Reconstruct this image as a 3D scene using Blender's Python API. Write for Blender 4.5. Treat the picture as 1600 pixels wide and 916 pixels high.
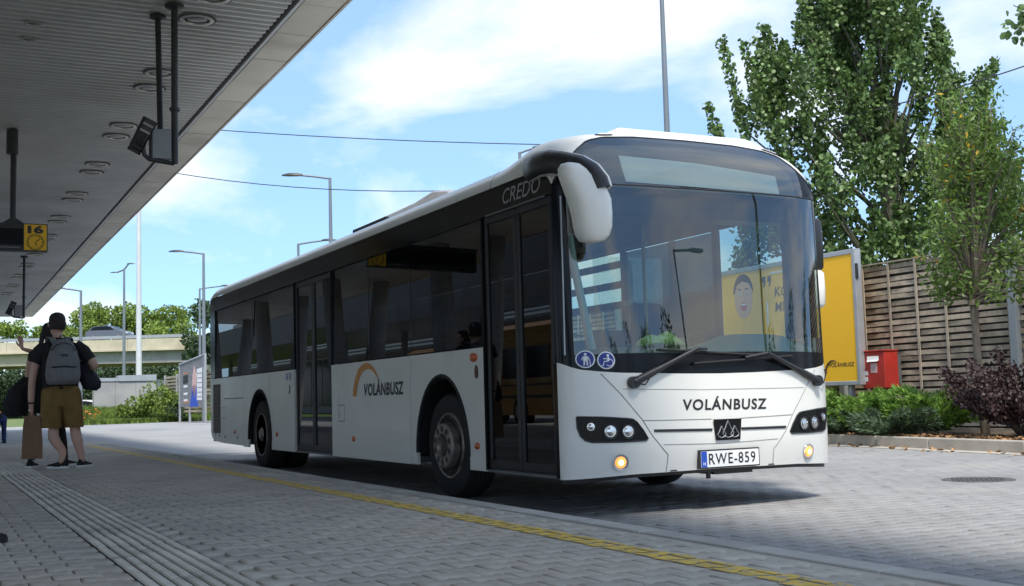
import bpy, bmesh, math, random
import numpy as np
from mathutils import Vector, Matrix
from mathutils.geometry import tessellate_polygon
from math import sin, cos, pi, radians, sqrt
random.seed(7); RNG = np.random.default_rng(7)
SC = bpy.context.scene
COL = SC.collection
for o in list(bpy.data.objects): bpy.data.objects.remove(o)

# ------------------------------------------------------------------ camera
FPX, YAW, PITCH, ROLL, CAMH = 1819.7, .4698, .0889, -.0283, .7032
FW = np.array([sin(YAW)*cos(PITCH), cos(YAW)*cos(PITCH), sin(PITCH)])
R0 = np.array([cos(YAW), -sin(YAW), 0]); U0 = np.cross(R0, FW)
RT = R0*cos(ROLL)+U0*sin(ROLL); UP = -R0*sin(ROLL)+U0*cos(ROLL)
cd = bpy.data.cameras.new('camera'); co = bpy.data.objects.new('camera', cd); COL.objects.link(co)
cd.sensor_width = 36; cd.lens = FPX/1600*36; cd.clip_start = .05; cd.clip_end = 3000
co.matrix_world = Matrix(((RT[0], UP[0], -FW[0], 0), (RT[1], UP[1], -FW[1], 0), (RT[2], UP[2], -FW[2], CAMH), (0, 0, 0, 1)))
SC.camera = co

# ------------------------------------------------------------------ sun, sky, exposure
SUN_EL, SUN_AZ = radians(57), radians(18)      # the sun stands behind the camera, a little to the left
sd = Vector((-sin(SUN_AZ)*cos(SUN_EL), -cos(SUN_AZ)*cos(SUN_EL), sin(SUN_EL)))
sl = bpy.data.lights.new('sun', 'SUN'); sl.energy = 1.4; sl.angle = radians(10); sl.color = (1, .95, .87)
so = bpy.data.objects.new('sun', sl); COL.objects.link(so); so.rotation_euler = sd.to_track_quat('Z', 'Y').to_euler()
W = bpy.data.worlds.new('World'); SC.world = W; W.use_nodes = True
nt = W.node_tree; N = nt.nodes; L = nt.links; N.clear()
def wn(t, **k):
    n = N.new(t)
    for a, b in k.items(): setattr(n, a, b)
    return n
out = wn('ShaderNodeOutputWorld'); bg = wn('ShaderNodeBackground'); bg.inputs[1].default_value = .076
sky = wn('ShaderNodeTexSky', sky_type='NISHITA', sun_disc=False, sun_elevation=SUN_EL, sun_rotation=math.atan2(sd.x, sd.y))
sky.air_density = 1.0; sky.dust_density = .15; sky.ozone_density = 2.5
geo = wn('ShaderNodeTexCoord'); sep = wn('ShaderNodeSeparateXYZ'); L.new(geo.outputs['Generated'], sep.inputs[0])
def wmath(op, a, b=None, clamp=False):
    n = wn('ShaderNodeMath', operation=op); n.use_clamp = clamp
    for i, v in enumerate((a, b)):
        if v is None: continue
        if isinstance(v, (int, float)): n.inputs[i].default_value = v
        else: L.new(v, n.inputs[i])
    return n.outputs[0]
zc = wmath('ADD', wmath('MAXIMUM', sep.outputs[2], 0.0), .20)
cmb = wn('ShaderNodeCombineXYZ'); L.new(wmath('DIVIDE', sep.outputs[0], zc), cmb.inputs[0]); L.new(wmath('DIVIDE', sep.outputs[1], zc), cmb.inputs[1])
mp = wn('ShaderNodeMapping'); L.new(cmb.outputs[0], mp.inputs[0]); mp.inputs['Location'].default_value = (5.5, 5.5, 0); mp.inputs['Scale'].default_value = (1, .8, 1)
nz = wn('ShaderNodeTexNoise'); nz.inputs['Scale'].default_value = 1.7; nz.inputs['Detail'].default_value = 9; nz.inputs['Roughness'].default_value = .55; nz.inputs['Distortion'].default_value = .35
L.new(mp.outputs[0], nz.inputs['Vector'])
rp = wn('ShaderNodeValToRGB'); L.new(nz.outputs[0], rp.inputs[0])
rp.color_ramp.elements[0].position = .43; rp.color_ramp.elements[0].color = (0.16, 0.16, 0.16, 1)
rp.color_ramp.elements[1].position = .69; rp.color_ramp.elements[1].color = (.95, .95, .95, 1)
mx = wn('ShaderNodeMix', data_type='RGBA'); L.new(rp.outputs[0], mx.inputs[0])
tint = wn('ShaderNodeMix', data_type='RGBA', blend_type='MULTIPLY'); tint.inputs[0].default_value = 1
L.new(sky.outputs[0], tint.inputs[6]); tint.inputs[7].default_value = (.50, .74, .92, 1)
even = wn('ShaderNodeMix', data_type='RGBA'); even.inputs[0].default_value = .55; L.new(tint.outputs[2], even.inputs[6]); even.inputs[7].default_value = (.95, 2.35, 4.5, 1)
L.new(even.outputs[2], mx.inputs[6]); mx.inputs[7].default_value = (5.5, 5.35, 5.1, 1)
L.new(mx.outputs[2], bg.inputs[0]); L.new(bg.outputs[0], out.inputs[0])
SC.view_settings.view_transform = 'Standard'; SC.view_settings.look = 'None'
SC.view_settings.exposure = 1.76; SC.view_settings.gamma = 1
SC.cycles.caustics_reflective = False; SC.cycles.caustics_refractive = False
SC.cycles.max_bounces = 8; SC.cycles.transparent_max_bounces = 24; SC.cycles.sample_clamp_indirect = 6

# ------------------------------------------------------------------ helpers
class MB:
    def __init__(s): s.V = []; s.F = []; s.M = []
    def add(s, vs, fs, m=0):
        b = len(s.V); s.V += [tuple(v) for v in vs]; s.F += [tuple(b+i for i in f) for f in fs]; s.M += [m]*len(fs); return s
    def box(s, a, b, m=0):
        x0, y0, z0 = a; x1, y1, z1 = b
        return s.add([(x0,y0,z0),(x1,y0,z0),(x1,y1,z0),(x0,y1,z0),(x0,y0,z1),(x1,y0,z1),(x1,y1,z1),(x0,y1,z1)],
                     [(3,2,1,0),(4,5,6,7),(0,1,5,4),(1,2,6,5),(2,3,7,6),(3,0,4,7)], m)
    def obox(s, c, size, ang=0, m=0):      # box centred at c, turned about z
        h = [v/2 for v in size]; ca, sa = cos(ang), sin(ang); vs = []
        for z in (-h[2], h[2]):
            for x, y in ((-h[0],-h[1]),(h[0],-h[1]),(h[0],h[1]),(-h[0],h[1])):
                vs.append((c[0]+x*ca-y*sa, c[1]+x*sa+y*ca, c[2]+z))
        return s.add(vs, [(3,2,1,0),(4,5,6,7),(0,1,5,4),(1,2,6,5),(2,3,7,6),(3,0,4,7)], m)
    def loft(s, rings, m=0, closed=True, cap=True):
        n = len(rings[0]); vs = [p for r in rings for p in r]; fs = []
        for i in range(len(rings)-1):
            for j in range(n if closed else n-1):
                k = (j+1) % n; fs.append((i*n+j, i*n+k, (i+1)*n+k, (i+1)*n+j))
        if cap and closed: fs.append(tuple(range(n-1, -1, -1))); fs.append(tuple((len(rings)-1)*n+j for j in range(n)))
        return s.add(vs, fs, m)
    def tube(s, pts, r, n=8, m=0, flat=1.0):
        P = [Vector(p) for p in pts]; rr = r if hasattr(r, '__len__') else [r]*len(P); rings = []
        ref = None
        for i, p in enumerate(P):
            t = (P[min(i+1, len(P)-1)]-P[max(i-1, 0)]).normalized()
            if ref is None: ref = Vector((0,0,1)) if abs(t.z) < .9 else Vector((1,0,0))
            a = t.cross(ref).normalized(); b = a.cross(t).normalized(); ref = b
            rings.append([p+(a*cos(2*pi*k/n)+b*sin(2*pi*k/n)*flat)*rr[i] for k in range(n)])
        return s.loft(rings, m)
    def lathe(s, prof, c=(0,0,0), axis='z', n=24, m=0, cap=True):     # prof: (radius, height)
        rings = []
        for r, h in prof:
            ring = []
            for k in range(n):
                a, b = r*cos(2*pi*k/n), r*sin(2*pi*k/n)
                ring.append((c[0]+a, c[1]+b, c[2]+h) if axis == 'z' else ((c[0]+h, c[1]+a, c[2]+b) if axis == 'x' else (c[0]+b, c[1]+h, c[2]+a)))
            rings.append(ring)
        return s.loft(rings, m, True, cap)
    def prism(s, poly, fn, d0, d1, m=0):   # poly of 2-D points, fn(a, b, depth) -> 3-D
        n = len(poly); vs = [fn(a, b, d0) for a, b in poly]+[fn(a, b, d1) for a, b in poly]
        fs = [tuple(range(n)), tuple(range(2*n-1, n-1, -1))]+[(i, n+i, n+(i+1) % n, (i+1) % n) for i in range(n)]
        return s.add(vs, fs, m)
    def build(s, name, mats, parent=None, smooth=None, bevel=0, loc=None):
        me = bpy.data.meshes.new(name); me.from_pydata(s.V, [], s.F); me.validate(clean_customdata=False)
        bm = bmesh.new(); bm.from_mesh(me); bmesh.ops.recalc_face_normals(bm, faces=bm.faces); bm.to_mesh(me); bm.free()
        if not isinstance(mats, (list, tuple)): mats = [mats]
        for q in mats: me.materials.append(q)
        if len(mats) > 1: me.polygons.foreach_set('material_index', s.M)
        return put(name, me, parent, smooth, bevel, loc)
def put(name, me, parent=None, smooth=None, bevel=0, loc=None):
    o = bpy.data.objects.new(name, me); COL.objects.link(o); o.parent = parent
    if loc: o.location = loc
    if smooth is not None:
        me.polygons.foreach_set('use_smooth', [True]*len(me.polygons))
        if smooth < 180: me.set_sharp_from_angle(angle=radians(smooth))
    if bevel:
        b = o.modifiers.new('bevel', 'BEVEL'); b.width = bevel; b.segments = 2; b.limit_method = 'ANGLE'
    return o
def tag(o, label=None, cat=None, group=None, kind=None):
    if label: o['label'] = label
    if cat: o['category'] = cat
    if group: o['group'] = group
    if kind: o['kind'] = kind
    return o
def thing(name, label, cat, loc=(0,0,0), rz=0, group=None):
    o = bpy.data.objects.new(name, None); COL.objects.link(o); o.location = loc; o.rotation_euler = (0,0,rz); o.empty_display_size = .2
    return tag(o, label, cat, group)
def copy_tree(o, parent=None):
    kids = [c for c in bpy.data.objects if c.parent == o]
    c = o.copy(); COL.objects.link(c)
    if parent: c.parent = parent
    for k in kids: copy_tree(k, c)
    return c
def fast_mesh(name, V, F, mat):            # V (n,3), F (m,k) arrays
    me = bpy.data.meshes.new(name); k = F.shape[1]
    me.vertices.add(len(V)); me.vertices.foreach_set('co', np.ascontiguousarray(V, dtype=np.float32).ravel())
    me.loops.add(F.size); me.loops.foreach_set('vertex_index', F.astype(np.int32).ravel())
    me.polygons.add(len(F)); me.polygons.foreach_set('loop_start', np.arange(0, F.size, k, dtype=np.int32))
    me.update(calc_edges=True); me.validate(); me.materials.append(mat); return me
def text_pts(body, size=1.0, offset=0.0, shear=0.0, space=1.0, res=4):
    cu = bpy.data.curves.new('t', 'FONT'); cu.body = body; cu.size = size; cu.offset = offset; cu.shear = shear
    cu.space_character = space; cu.resolution_u = res; cu.align_x = 'LEFT'
    ob = bpy.data.objects.new('t', cu); me = ob.to_mesh()
    V = [(v.co.x, v.co.y) for v in me.vertices]; F = [tuple(p.vertices) for p in me.polygons]
    ob.to_mesh_clear(); bpy.data.objects.remove(ob); bpy.data.curves.remove(cu)
    xs = [v[0] for v in V]; ys = [v[1] for v in V]
    x0, x1, y0, y1 = min(xs), max(xs), min(ys), max(ys)
    return [((x-x0)/(x1-x0), (y-y0)/(y1-y0)) for x, y in V], F, (x1-x0)/(y1-y0)
def lettering(name, body, fn, mat, parent, **k):      # fn(u, v) maps the unit text box to 3-D
    V, F, asp = text_pts(body, **k)
    return MB().add([fn(u, v) for u, v in V], F).build(name, mat, parent)
def bez(p0, p1, p2, n):
    p0, p1, p2 = Vector(p0), Vector(p1), Vector(p2)
    return [tuple(p0*(1-t)**2+p1*2*t*(1-t)+p2*t*t) for t in [i/n for i in range(n+1)]]
def sag(a, b, d, n=24):
    a, b = Vector(a), Vector(b)
    return [tuple(a.lerp(b, i/n)-Vector((0,0,4*d*(i/n)*(1-i/n)))) for i in range(n+1)]

# ------------------------------------------------------------------ materials
def mat(name, col, rough=.5, metal=0, var=.12, vs=4.0, bump=0, bs=60, spec=.5, coat=0, isl=0, obj=0, stain=None, emit=None, trans=0):
    m = bpy.data.materials.new(name); m.use_nodes = True; t = m.node_tree; n = t.nodes; l = t.links
    p = n['Principled BSDF']; p.inputs['Roughness'].default_value = rough; p.inputs['Metallic'].default_value = metal
    p.inputs['Specular IOR Level'].default_value = spec; p.inputs['Coat Weight'].default_value = coat; p.inputs['Coat Roughness'].default_value = .06
    g = n.new('ShaderNodeNewGeometry')
    nz = n.new('ShaderNodeTexNoise'); nz.inputs['Scale'].default_value = vs; nz.inputs['Detail'].default_value = 6; nz.inputs['Roughness'].default_value = .6
    l.new(g.outputs['Position'], nz.inputs['Vector'])
    r = n.new('ShaderNodeMapRange'); l.new(nz.outputs[0], r.inputs[0]); r.inputs[1].default_value = .3; r.inputs[2].default_value = .7
    r.inputs[3].default_value = 1-var; r.inputs[4].default_value = 1+var
    val = r.outputs[0]
    def mul(a, b):
        q = n.new('ShaderNodeMath'); q.operation = 'MULTIPLY'; l.new(a, q.inputs[0]); l.new(b, q.inputs[1]); return q.outputs[0]
    def rnd(src, k):
        q = n.new('ShaderNodeMapRange'); l.new(src, q.inputs[0]); q.inputs[3].default_value = 1-k; q.inputs[4].default_value = 1+k; return q.outputs[0]
    if isl: val = mul(val, rnd(g.outputs['Random Per Island'], isl))
    if obj:
        oi = n.new('ShaderNodeObjectInfo'); val = mul(val, rnd(oi.outputs['Random'], obj))
    h = n.new('ShaderNodeMix'); h.data_type = 'RGBA'; h.blend_type = 'MULTIPLY'; h.inputs[0].default_value = 1
    h.inputs[6].default_value = (*col, 1); l.new(val, h.inputs[7]); c = h.outputs[2]
    for sn in (stain if isinstance(stain, list) else [stain] if stain else []):      # each: (colour, noise scale, low, high)
        z = n.new('ShaderNodeTexNoise'); z.inputs['Scale'].default_value = sn[1]; z.inputs['Detail'].default_value = 5; l.new(g.outputs['Position'], z.inputs['Vector'])
        q = n.new('ShaderNodeMapRange'); l.new(z.outputs[0], q.inputs[0]); q.inputs[1].default_value = sn[2]; q.inputs[2].default_value = sn[3]; q.inputs[4].default_value = sn[4] if len(sn) > 4 else 1
        k = n.new('ShaderNodeMix'); k.data_type = 'RGBA'; l.new(q.outputs[0], k.inputs[0]); l.new(c, k.inputs[6]); k.inputs[7].default_value = (*sn[0], 1); c = k.outputs[2]
    l.new(c, p.inputs['Base Color'])
    if bump:
        b = n.new('ShaderNodeTexNoise'); b.inputs['Scale'].default_value = bs; b.inputs['Detail'].default_value = 4; l.new(g.outputs['Position'], b.inputs['Vector'])
        u = n.new('ShaderNodeBump'); u.inputs['Strength'].default_value = bump; u.inputs['Distance'].default_value = .01
        l.new(b.outputs[0], u.inputs['Height']); l.new(u.outputs[0], p.inputs['Normal'])
    if emit: p.inputs['Emission Color'].default_value = (*emit[0], 1); p.inputs['Emission Strength'].default_value = emit[1]
    if trans:                                    # leaves: light through the blade
        d = n.new('ShaderNodeBsdfTranslucent'); l.new(c, d.inputs[0]); x = n.new('ShaderNodeMixShader'); x.inputs[0].default_value = trans
        l.new(p.outputs[0], x.inputs[1]); l.new(d.outputs[0], x.inputs[2]); l.new(x.outputs[0], n['Material Output'].inputs[0])
    return m
def glass(name, tint, k=1.5, rough=.0, ior=1.5):
    m = bpy.data.materials.new(name); m.use_nodes = True; t = m.node_tree; n = t.nodes; l = t.links; n.remove(n['Principled BSDF'])
    a = n.new('ShaderNodeBsdfTransparent'); a.inputs[0].default_value = (*tint, 1)
    b = n.new('ShaderNodeBsdfGlossy'); b.inputs['Roughness'].default_value = rough; b.inputs[0].default_value = (.95, .97, 1, 1)
    f = n.new('ShaderNodeFresnel'); g = n.new('ShaderNodeNewGeometry')
    io = n.new('ShaderNodeMapRange'); l.new(g.outputs['Backfacing'], io.inputs[0]); io.inputs[3].default_value = ior; io.inputs[4].default_value = 1/ior
    l.new(io.outputs[0], f.inputs[0])
    q = n.new('ShaderNodeMath'); q.operation = 'MULTIPLY'; q.use_clamp = True; l.new(f.outputs[0], q.inputs[0]); q.inputs[1].default_value = k
    x = n.new('ShaderNodeMixShader'); l.new(q.outputs[0], x.inputs[0]); l.new(a.outputs[0], x.inputs[1]); l.new(b.outputs[0], x.inputs[2])
    l.new(x.outputs[0], n['Material Output'].inputs[0]); return m
K = {}
def mk(key, *a, **k): K[key] = mat(key, *a, **k)
mk('paver', (.45,.415,.36), .85, var=.16, vs=1.1, bump=.15, bs=140, isl=.09, obj=.09, stain=[((.47,.415,.33), .55, .50, .72), ((.20,.19,.175), .9, .60, .80, .7), ((.07,.07,.07), 5.5, .70, .78, .8)])
mk('road_paver', (.27,.265,.26), .82, var=.12, vs=.8, bump=.15, bs=140, isl=.08, obj=.08, stain=[((.20,.195,.19), .4, .52, .78), ((.33,.32,.30), .7, .58, .75, .8), ((.09,.09,.09), 3.0, .68, .78, .7)])
mk('joint', (.045,.043,.04), .95, var=.3, vs=8)
mk('asphalt', (.32,.32,.32), .8, var=.14, vs=.6, bump=.3, bs=90, stain=((.17,.17,.17), .3, .5, .8))
mk('yellow_paint', (.74,.50,.07), .7, var=.25, vs=9, bump=.2, bs=160, stain=((.36,.33,.27), 22, .52, .64))
mk('kerb', (.42,.405,.37), .8, var=.15, vs=3, bump=.3, bs=90, obj=.1)
mk('kerb_far', (.42,.385,.33), .85, var=.18, vs=2.5, bump=.4, bs=60, obj=.08)
mk('tactile', (.64,.60,.52), .85, var=.18, vs=3, bump=.3, bs=120, obj=.10, stain=((.25,.24,.22), 3.5, .55, .8))
mk('metal_ceiling', (.55,.565,.56), .45, .5, var=.14, vs=.9, stain=((.42,.42,.40), .5, .5, .8))
mk('soffit', (.56,.54,.48), .55, .2, var=.12, vs=1.2, obj=.08, stain=((.30,.28,.24), 1.1, .56, .85))
mk('lamp_pole', (.20,.23,.26), .5, .3, var=.06, vs=2)
mk('dark_fascia', (.12,.12,.12), .6)
mk('dark_metal', (.035,.037,.04), .5, .3, var=.2)
mk('grey_metal', (.22,.225,.23), .45, .6, var=.1)
mk('galv', (.42,.45,.47), .45, .4, var=.08, vs=2)
mk('pale_pole', (.62,.64,.65), .45, .1, var=.06, vs=2)
mk('lamp_trim', (.36,.36,.34), .35, .6)
mk('lamp_bowl', (.12,.12,.115), .3, .5)
mk('bus_white', (.80,.785,.73), .32, var=.035, vs=2.2, coat=.35, bump=.05, bs=1.6, stain=((.56,.53,.47), 1.6, .62, .95))
mk('black_gloss', (.008,.009,.011), .14, var=.1, spec=.18)
mk('black_plastic', (.018,.018,.02), .42, var=.2, bump=.05, bs=200)
mk('rubber', (.016,.016,.016), .8, var=.25, vs=12, bump=.15, bs=80)
mk('rim', (.30,.27,.24), .5, .55, var=.25, vs=14, stain=((.10,.075,.055), 9, .5, .75))
mk('chrome', (.75,.75,.75), .18, 1)
mk('orange_lens', (.55,.10,.02), .25, coat=.5)
mk('dark_lens', (.09,.03,.025), .25, coat=.5)
mk('seam', (.30,.30,.29), .6)
mk('bulb', (1,.8,.5), .4, emit=((1,.75,.4), 3.0))
mk('gap', (.05,.05,.048), .7)
mk('badge_grey', (.32,.33,.34), .4, .4)
mk('letter_black', (.02,.02,.022), .45)
mk('sticker_blue', (.012,.025,.24), .4)
mk('sticker_white', (.8,.8,.8), .5)
mk('plate_white', (.8,.8,.79), .4)
mk('plate_blue', (.02,.08,.45), .4)
mk('dash', (.085,.11,.10), .7, var=.1)
mk('seat_fabric', (.05,.06,.10), .9, var=.3, vs=20)
mk('bus_inside', (.10,.10,.10), .8)
mk('bus_floor', (.09,.09,.09), .7)
mk('rail_yellow', (.65,.45,.04), .4)
mk('display', (.46,.55,.56), .6, var=.04)
mk('skin', (.62,.38,.29), .55, var=.07, vs=9)
mk('hair', (.02,.014,.011), .7, var=.3, vs=60, bump=.5, bs=150)
mk('black_cloth', (.013,.013,.015), .9, var=.3, vs=14, bump=1, bs=15)
mk('khaki', (.20,.12,.035), .9, var=.22, vs=7, bump=1, bs=13)
mk('backpack_grey', (.19,.19,.195), .9, var=.15, vs=30, bump=.3, bs=180)
mk('navy_cloth', (.018,.018,.03), .75, var=.35, vs=9, bump=1, bs=18)
mk('kraft', (.21,.115,.065), .8, var=.12, vs=7, bump=.2, bs=20)
mk('white_matte', (.75,.75,.73), .6)
mk('jeans', (.02,.035,.12), .9, var=.25, vs=12)
mk('hi_vis', (.45,.75,.02), .6); mk('hi_orange', (.8,.20,.02), .6)
mk('concrete', (.50,.45,.34), .9, var=.16, vs=.6, bump=.2, bs=4, stain=((.36,.31,.22), .35, .5, .8))
mk('concrete_grey', (.36,.36,.355), .9, var=.14, vs=.8, bump=.2, bs=6, stain=((.25,.25,.25), .5, .5, .8))
mk('wood', (.42,.35,.265), .85, var=.30, vs=5, bump=.3, bs=40, obj=.25, stain=((.20,.15,.105), 2.2, .55, .85))
mk('wood_batten', (.43,.37,.285), .85, var=.25, vs=4, bump=.3, bs=40, obj=.15)
mk('sign_yellow', (.92,.50,.016), .5, var=.03, vs=1)
mk('sign_frame', (.42,.43,.45), .4, .4)
mk('post_red', (.46,.035,.025), .35, var=.12, vs=5, coat=.2)
mk('bark', (.17,.14,.11), .9, var=.3, vs=14, bump=.6, bs=30)
mk('bark_grey', (.13,.12,.09), .9, var=.3, vs=10, bump=.6, bs=24)
mk('leaf_poplar', (.125,.20,.062), .42, isl=.45, var=.25, vs=.8, trans=.30)
mk('leaf_light', (.15,.235,.05), .5, isl=.4, var=.2, vs=1, trans=.4)
mk('leaf_yellow', (.55,.36,.03), .5, isl=.3, trans=.3)
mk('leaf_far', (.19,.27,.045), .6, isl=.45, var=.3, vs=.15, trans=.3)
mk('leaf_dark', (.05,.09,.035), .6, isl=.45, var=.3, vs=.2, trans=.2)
mk('leaf_purple', (.060,.034,.034), .55, isl=.5, var=.3, vs=3, trans=.2)
mk('juniper', (.17,.30,.05), .6, isl=.5, var=.3, vs=2.5, trans=.25)
mk('juniper_blue', (.11,.17,.09), .6, isl=.45, var=.3, vs=2.5, trans=.2)
mk('grass', (.13,.20,.035), .8, isl=.5, var=.35, vs=.7, trans=.3)
mk('soil', (.10,.075,.05), .95, var=.35, vs=5, bump=.6, bs=14)
mk('earth_green', (.12,.165,.045), .95, var=.4, vs=.4, bump=.5, bs=3)
mk('leaf_litter', (.33,.19,.09), .85, isl=.5, var=.2)
mk('manhole', (.13,.13,.13), .6, .4, var=.2, vs=20, bump=.4, bs=60)
mk('car_grey', (.12,.125,.14), .25, .4, coat=.6, var=.03)
mk('car_white', (.75,.75,.75), .25, coat=.6, var=.03); mk('car_red', (.5,.03,.03), .25, coat=.6, var=.03)
mk('coach_yellow', (.40,.20,.02), .35, coat=.4, var=.03)
mk('print_blue', (.03,.09,.5), .6); mk('print_pink', (.62,.42,.40), .6); mk('print_grey', (.19,.20,.22), .6, var=.3, vs=6); mk('print_white', (.75,.76,.78), .6)
mk('lips', (.45,.08,.07), .5); mk('brown_metal', (.10,.055,.03), .6)
mk('fog_lit', (.75,.33,.10), .3, emit=((1, .27, .05), .55))
K['dial_amber'] = mat('dial_amber', (.30,.20,.01), .6)
K['windscreen'] = glass('windscreen', (.42,.55,.51), 2.5)
K['dest'] = glass('dest_glass', (.50,.56,.56), 2.6)
K['clear'] = glass('clear_glass', (.85,.90,.88), 1.5)
K['tinted'] = glass('tinted_glass', (.025,.028,.031), .95)
K['tinted_far'] = glass('tinted_far_glass', (.05,.06,.062), .9)
K['door_glass'] = glass('door_glass', (.035,.042,.046), .95)
K['lens'] = glass('lens_glass', (.85,.88,.9), 1.4)
K['led_red'] = mat('led_red', (.3,.02,.0), .5, emit=((1, .12, .03), 1.2))

# ------------------------------------------------------------------ ground: road and platform
ZR = -.20                                   # road level; the platform top is z = 0
def struct(name, mb, m, label=None, parent=None, **k):
    o = mb.build(name, m, parent, **k); o['kind'] = 'structure'
    if label: o['label'] = label
    return o
b = MB()
b.add([(-400,-300,ZR-.03),(700,-300,ZR-.03),(700,1500,ZR-.03),(-400,1500,ZR-.03)], [(0,1,2,3)])
struct('ground', b, K['earth_green'], 'green and earthy open ground reaching to the horizon')
b = MB(); xs = [(-60,3.4),(3.4,14.2)]
b.add([(-60,-60,ZR-.012),(14.2,-60,ZR-.012),(14.2,20,ZR-.012),(-60,20,ZR-.012)], [(0,1,2,3)])
b.add([(-60,20,ZR-.012),(14.2,20,ZR-.012),(16.5,72,ZR-.012),(-60,68.5,ZR-.012)], [(0,1,2,3)])
ROAD = struct('road', b, K['joint'], 'grey block paved bus lane beside the platform')
b = MB(); b.add([(3.5,22.0,ZR-.002),(13.0,22.0,ZR-.002),(16.4,71.9,ZR-.002),(-59,68.4,ZR-.002),(-59,27.2,ZR-.002),(3.5,27.2,ZR-.002)], [(0,1,2,3,4,5)])
struct('road_surface', b, K['asphalt'], 'pale worn asphalt of the bus lane behind the bus')
b = MB(); b.add([(3.5,-40,ZR-.002),(14,-40,ZR-.002),(14,2.3,ZR-.002),(3.5,2.3,ZR-.002)], [(0,1,2,3)])
struct('road_near', b, K['road_paver'], 'grey paved bus lane ahead of the bus')
b = MB(); b.box((-12,-30,-.5), (3.40,27,-.012)); b.box((-12,24.2,-.012), (3.28,26.98,-.001)); b.box((-12,-29.9,-.012), (3.28,2.4,-.001)); b.box((-12,2.4,-.012), (-.62,24.2,-.001))
PLAT = struct('platform', b, [K['joint']], 'raised grey block paved bus platform under the canopy')
PLAT.data.materials[0] = K['paver']

HL, WD, NR, PIT = .0972, .0795, .0545, .139      # double-T shaped concrete block
OUTL = [(HL,-WD),(HL,WD),(.06,WD),(.04,NR),(-.04,NR),(-.06,WD),(-HL,WD),(-HL,-WD),(-.06,-WD),(-.04,-NR),(.04,-NR),(.06,-WD)]
def inset(poly, d):
    n = len(poly); r = []
    for i in range(n):
        p, q, s = Vector(poly[i-1]), Vector(poly[i]), Vector(poly[(i+1) % n])
        e1 = (q-p).normalized(); e2 = (s-q).normalized(); n1 = Vector((-e1.y, e1.x)); n2 = Vector((-e2.y, e2.x)); m = (n1+n2)/(1+n1.dot(n2))
        r.append(tuple(q+m*d))
    return r
INS = inset(OUTL, .005)
PV = np.array([(x,y,-.013) for x,y in OUTL]+[(x,y,-.005) for x,y in OUTL]+[(x,y,0) for x,y in INS])
PQ = np.array([(r*12+i, r*12+(i+1) % 12, (r+1)*12+(i+1) % 12, (r+1)*12+i) for r in (0,1) for i in range(12)])
# the top as quads: two ends and the waist
t = 24
PT = np.array([(t+0,t+1,t+2,t+11),(t+11,t+2,t+3,t+10),(t+10,t+3,t+4,t+9),(t+9,t+4,t+5,t+8),(t+8,t+5,t+6,t+7)])
PF = np.vstack([PQ, PT])
def proj(p):
    d = np.asarray(p, float)-np.array([0,0,CAMH]); z = d@FW; return 800+FPX*(d@RT)/z, 458-FPX*(d@UP)/z, z
def pavers(x0, x1, y0, y1, z, key, parent, limit=300, skip=None):
    P = []
    for j in range(int((y1-y0)/PIT)):
        y = y0+j*PIT
        for i in range(int((x1-x0)/.2)+1):
            x = x0+.1+i*.2+(.1 if j % 2 else 0)
            if x+HL > x1 or (skip and skip(x, y)): continue
            P.append((x, y, z+RNG.normal(0, .0012)))
    P = np.array(P); pr = np.array([proj(p) for p in P]); vis = (pr[:,2] > 0) & (pr[:,0] > -40) & (pr[:,0] < 1640) & (pr[:,1] < 960) & (pr[:,1] > 600)
    order = np.argsort(np.where(vis, pr[:,2], 1e9)); near = order[:limit]; rest = order[limit:]
    tilt = RNG.normal(0, .003, (len(P), 2))
    me = fast_mesh('paver', PV, PF, K[key])
    for k in near:
        o = bpy.data.objects.new('paver', me); COL.objects.link(o); o.parent = parent; o.location = P[k]; o.rotation_euler = (tilt[k,0], tilt[k,1], 0)
    V = np.repeat(PV[None], len(rest), 0).copy()
    V[:,:,2] += V[:,:,0]*tilt[rest,1][:,None]+V[:,:,1]*tilt[rest,0][:,None]; V += P[rest][:,None,:]
    F = (PF[None]+np.arange(len(rest))[:,None,None]*36).reshape(-1, 4)
    o = put('paving', fast_mesh('paving', V.reshape(-1,3), F, K[key]), parent); o['kind'] = 'stuff'
    return P
TX0, TX1, TY1 = .80, 1.20, 14.2             # tactile guiding strip
def tact(x, y): return TX0-.09 < x < TX1+.09 and y < TY1
PP = pavers(-.6, 3.28, 2.4, 24.2, 0, 'paver', PLAT, 300, tact)
pavers(3.52, 13.0, 2.3, 22, ZR, 'road_paver', ROAD, 300)
# painted yellow line: the paint lies on the top of each block it crosses
def clip(poly, x, keep):
    r = []
    for i in range(len(poly)):
        a, c = poly[i-1], poly[i]; ia, ic = (a[0]-x)*keep >= 0, (c[0]-x)*keep >= 0
        if ia != ic:
            q = (x-a[0])/(c[0]-a[0]); r.append((x, a[1]+(c[1]-a[1])*q))
        if ic: r.append(c)
    return r
b = MB()
for x, y, z in PP:
    if abs(x-2.875) > .22: continue
    j = random.uniform(-.012, .012); pl = [(x+u, y+v) for u, v in INS]; pl = clip(clip(pl, 2.80+j, 1), 2.95+j, -1)
    if len(pl) > 2: b.add([(u, v, .0028+z*.5) for u, v in pl], [tuple(range(len(pl)))])
struct('yellow_line', b, K['yellow_paint'], 'worn yellow safety line painted along the platform edge')
# kerb stones along the platform edge
me = None
for i in range(44):
    y = -10+i*.84
    if me is None:
        k = MB().box((3.29,0,-.3), (3.43,.834,-.002)).build('kerb_stone', K['kerb'], PLAT, bevel=.008); me = k.data
    else:
        k = bpy.data.objects.new('kerb_stone', me); COL.objects.link(k); k.parent = PLAT
        q = k.modifiers.new('bevel', 'BEVEL'); q.width = .008; q.segments = 2; q.limit_method = 'ANGLE'
    k.location = (0, y, RNG.normal(0, .001))
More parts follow.
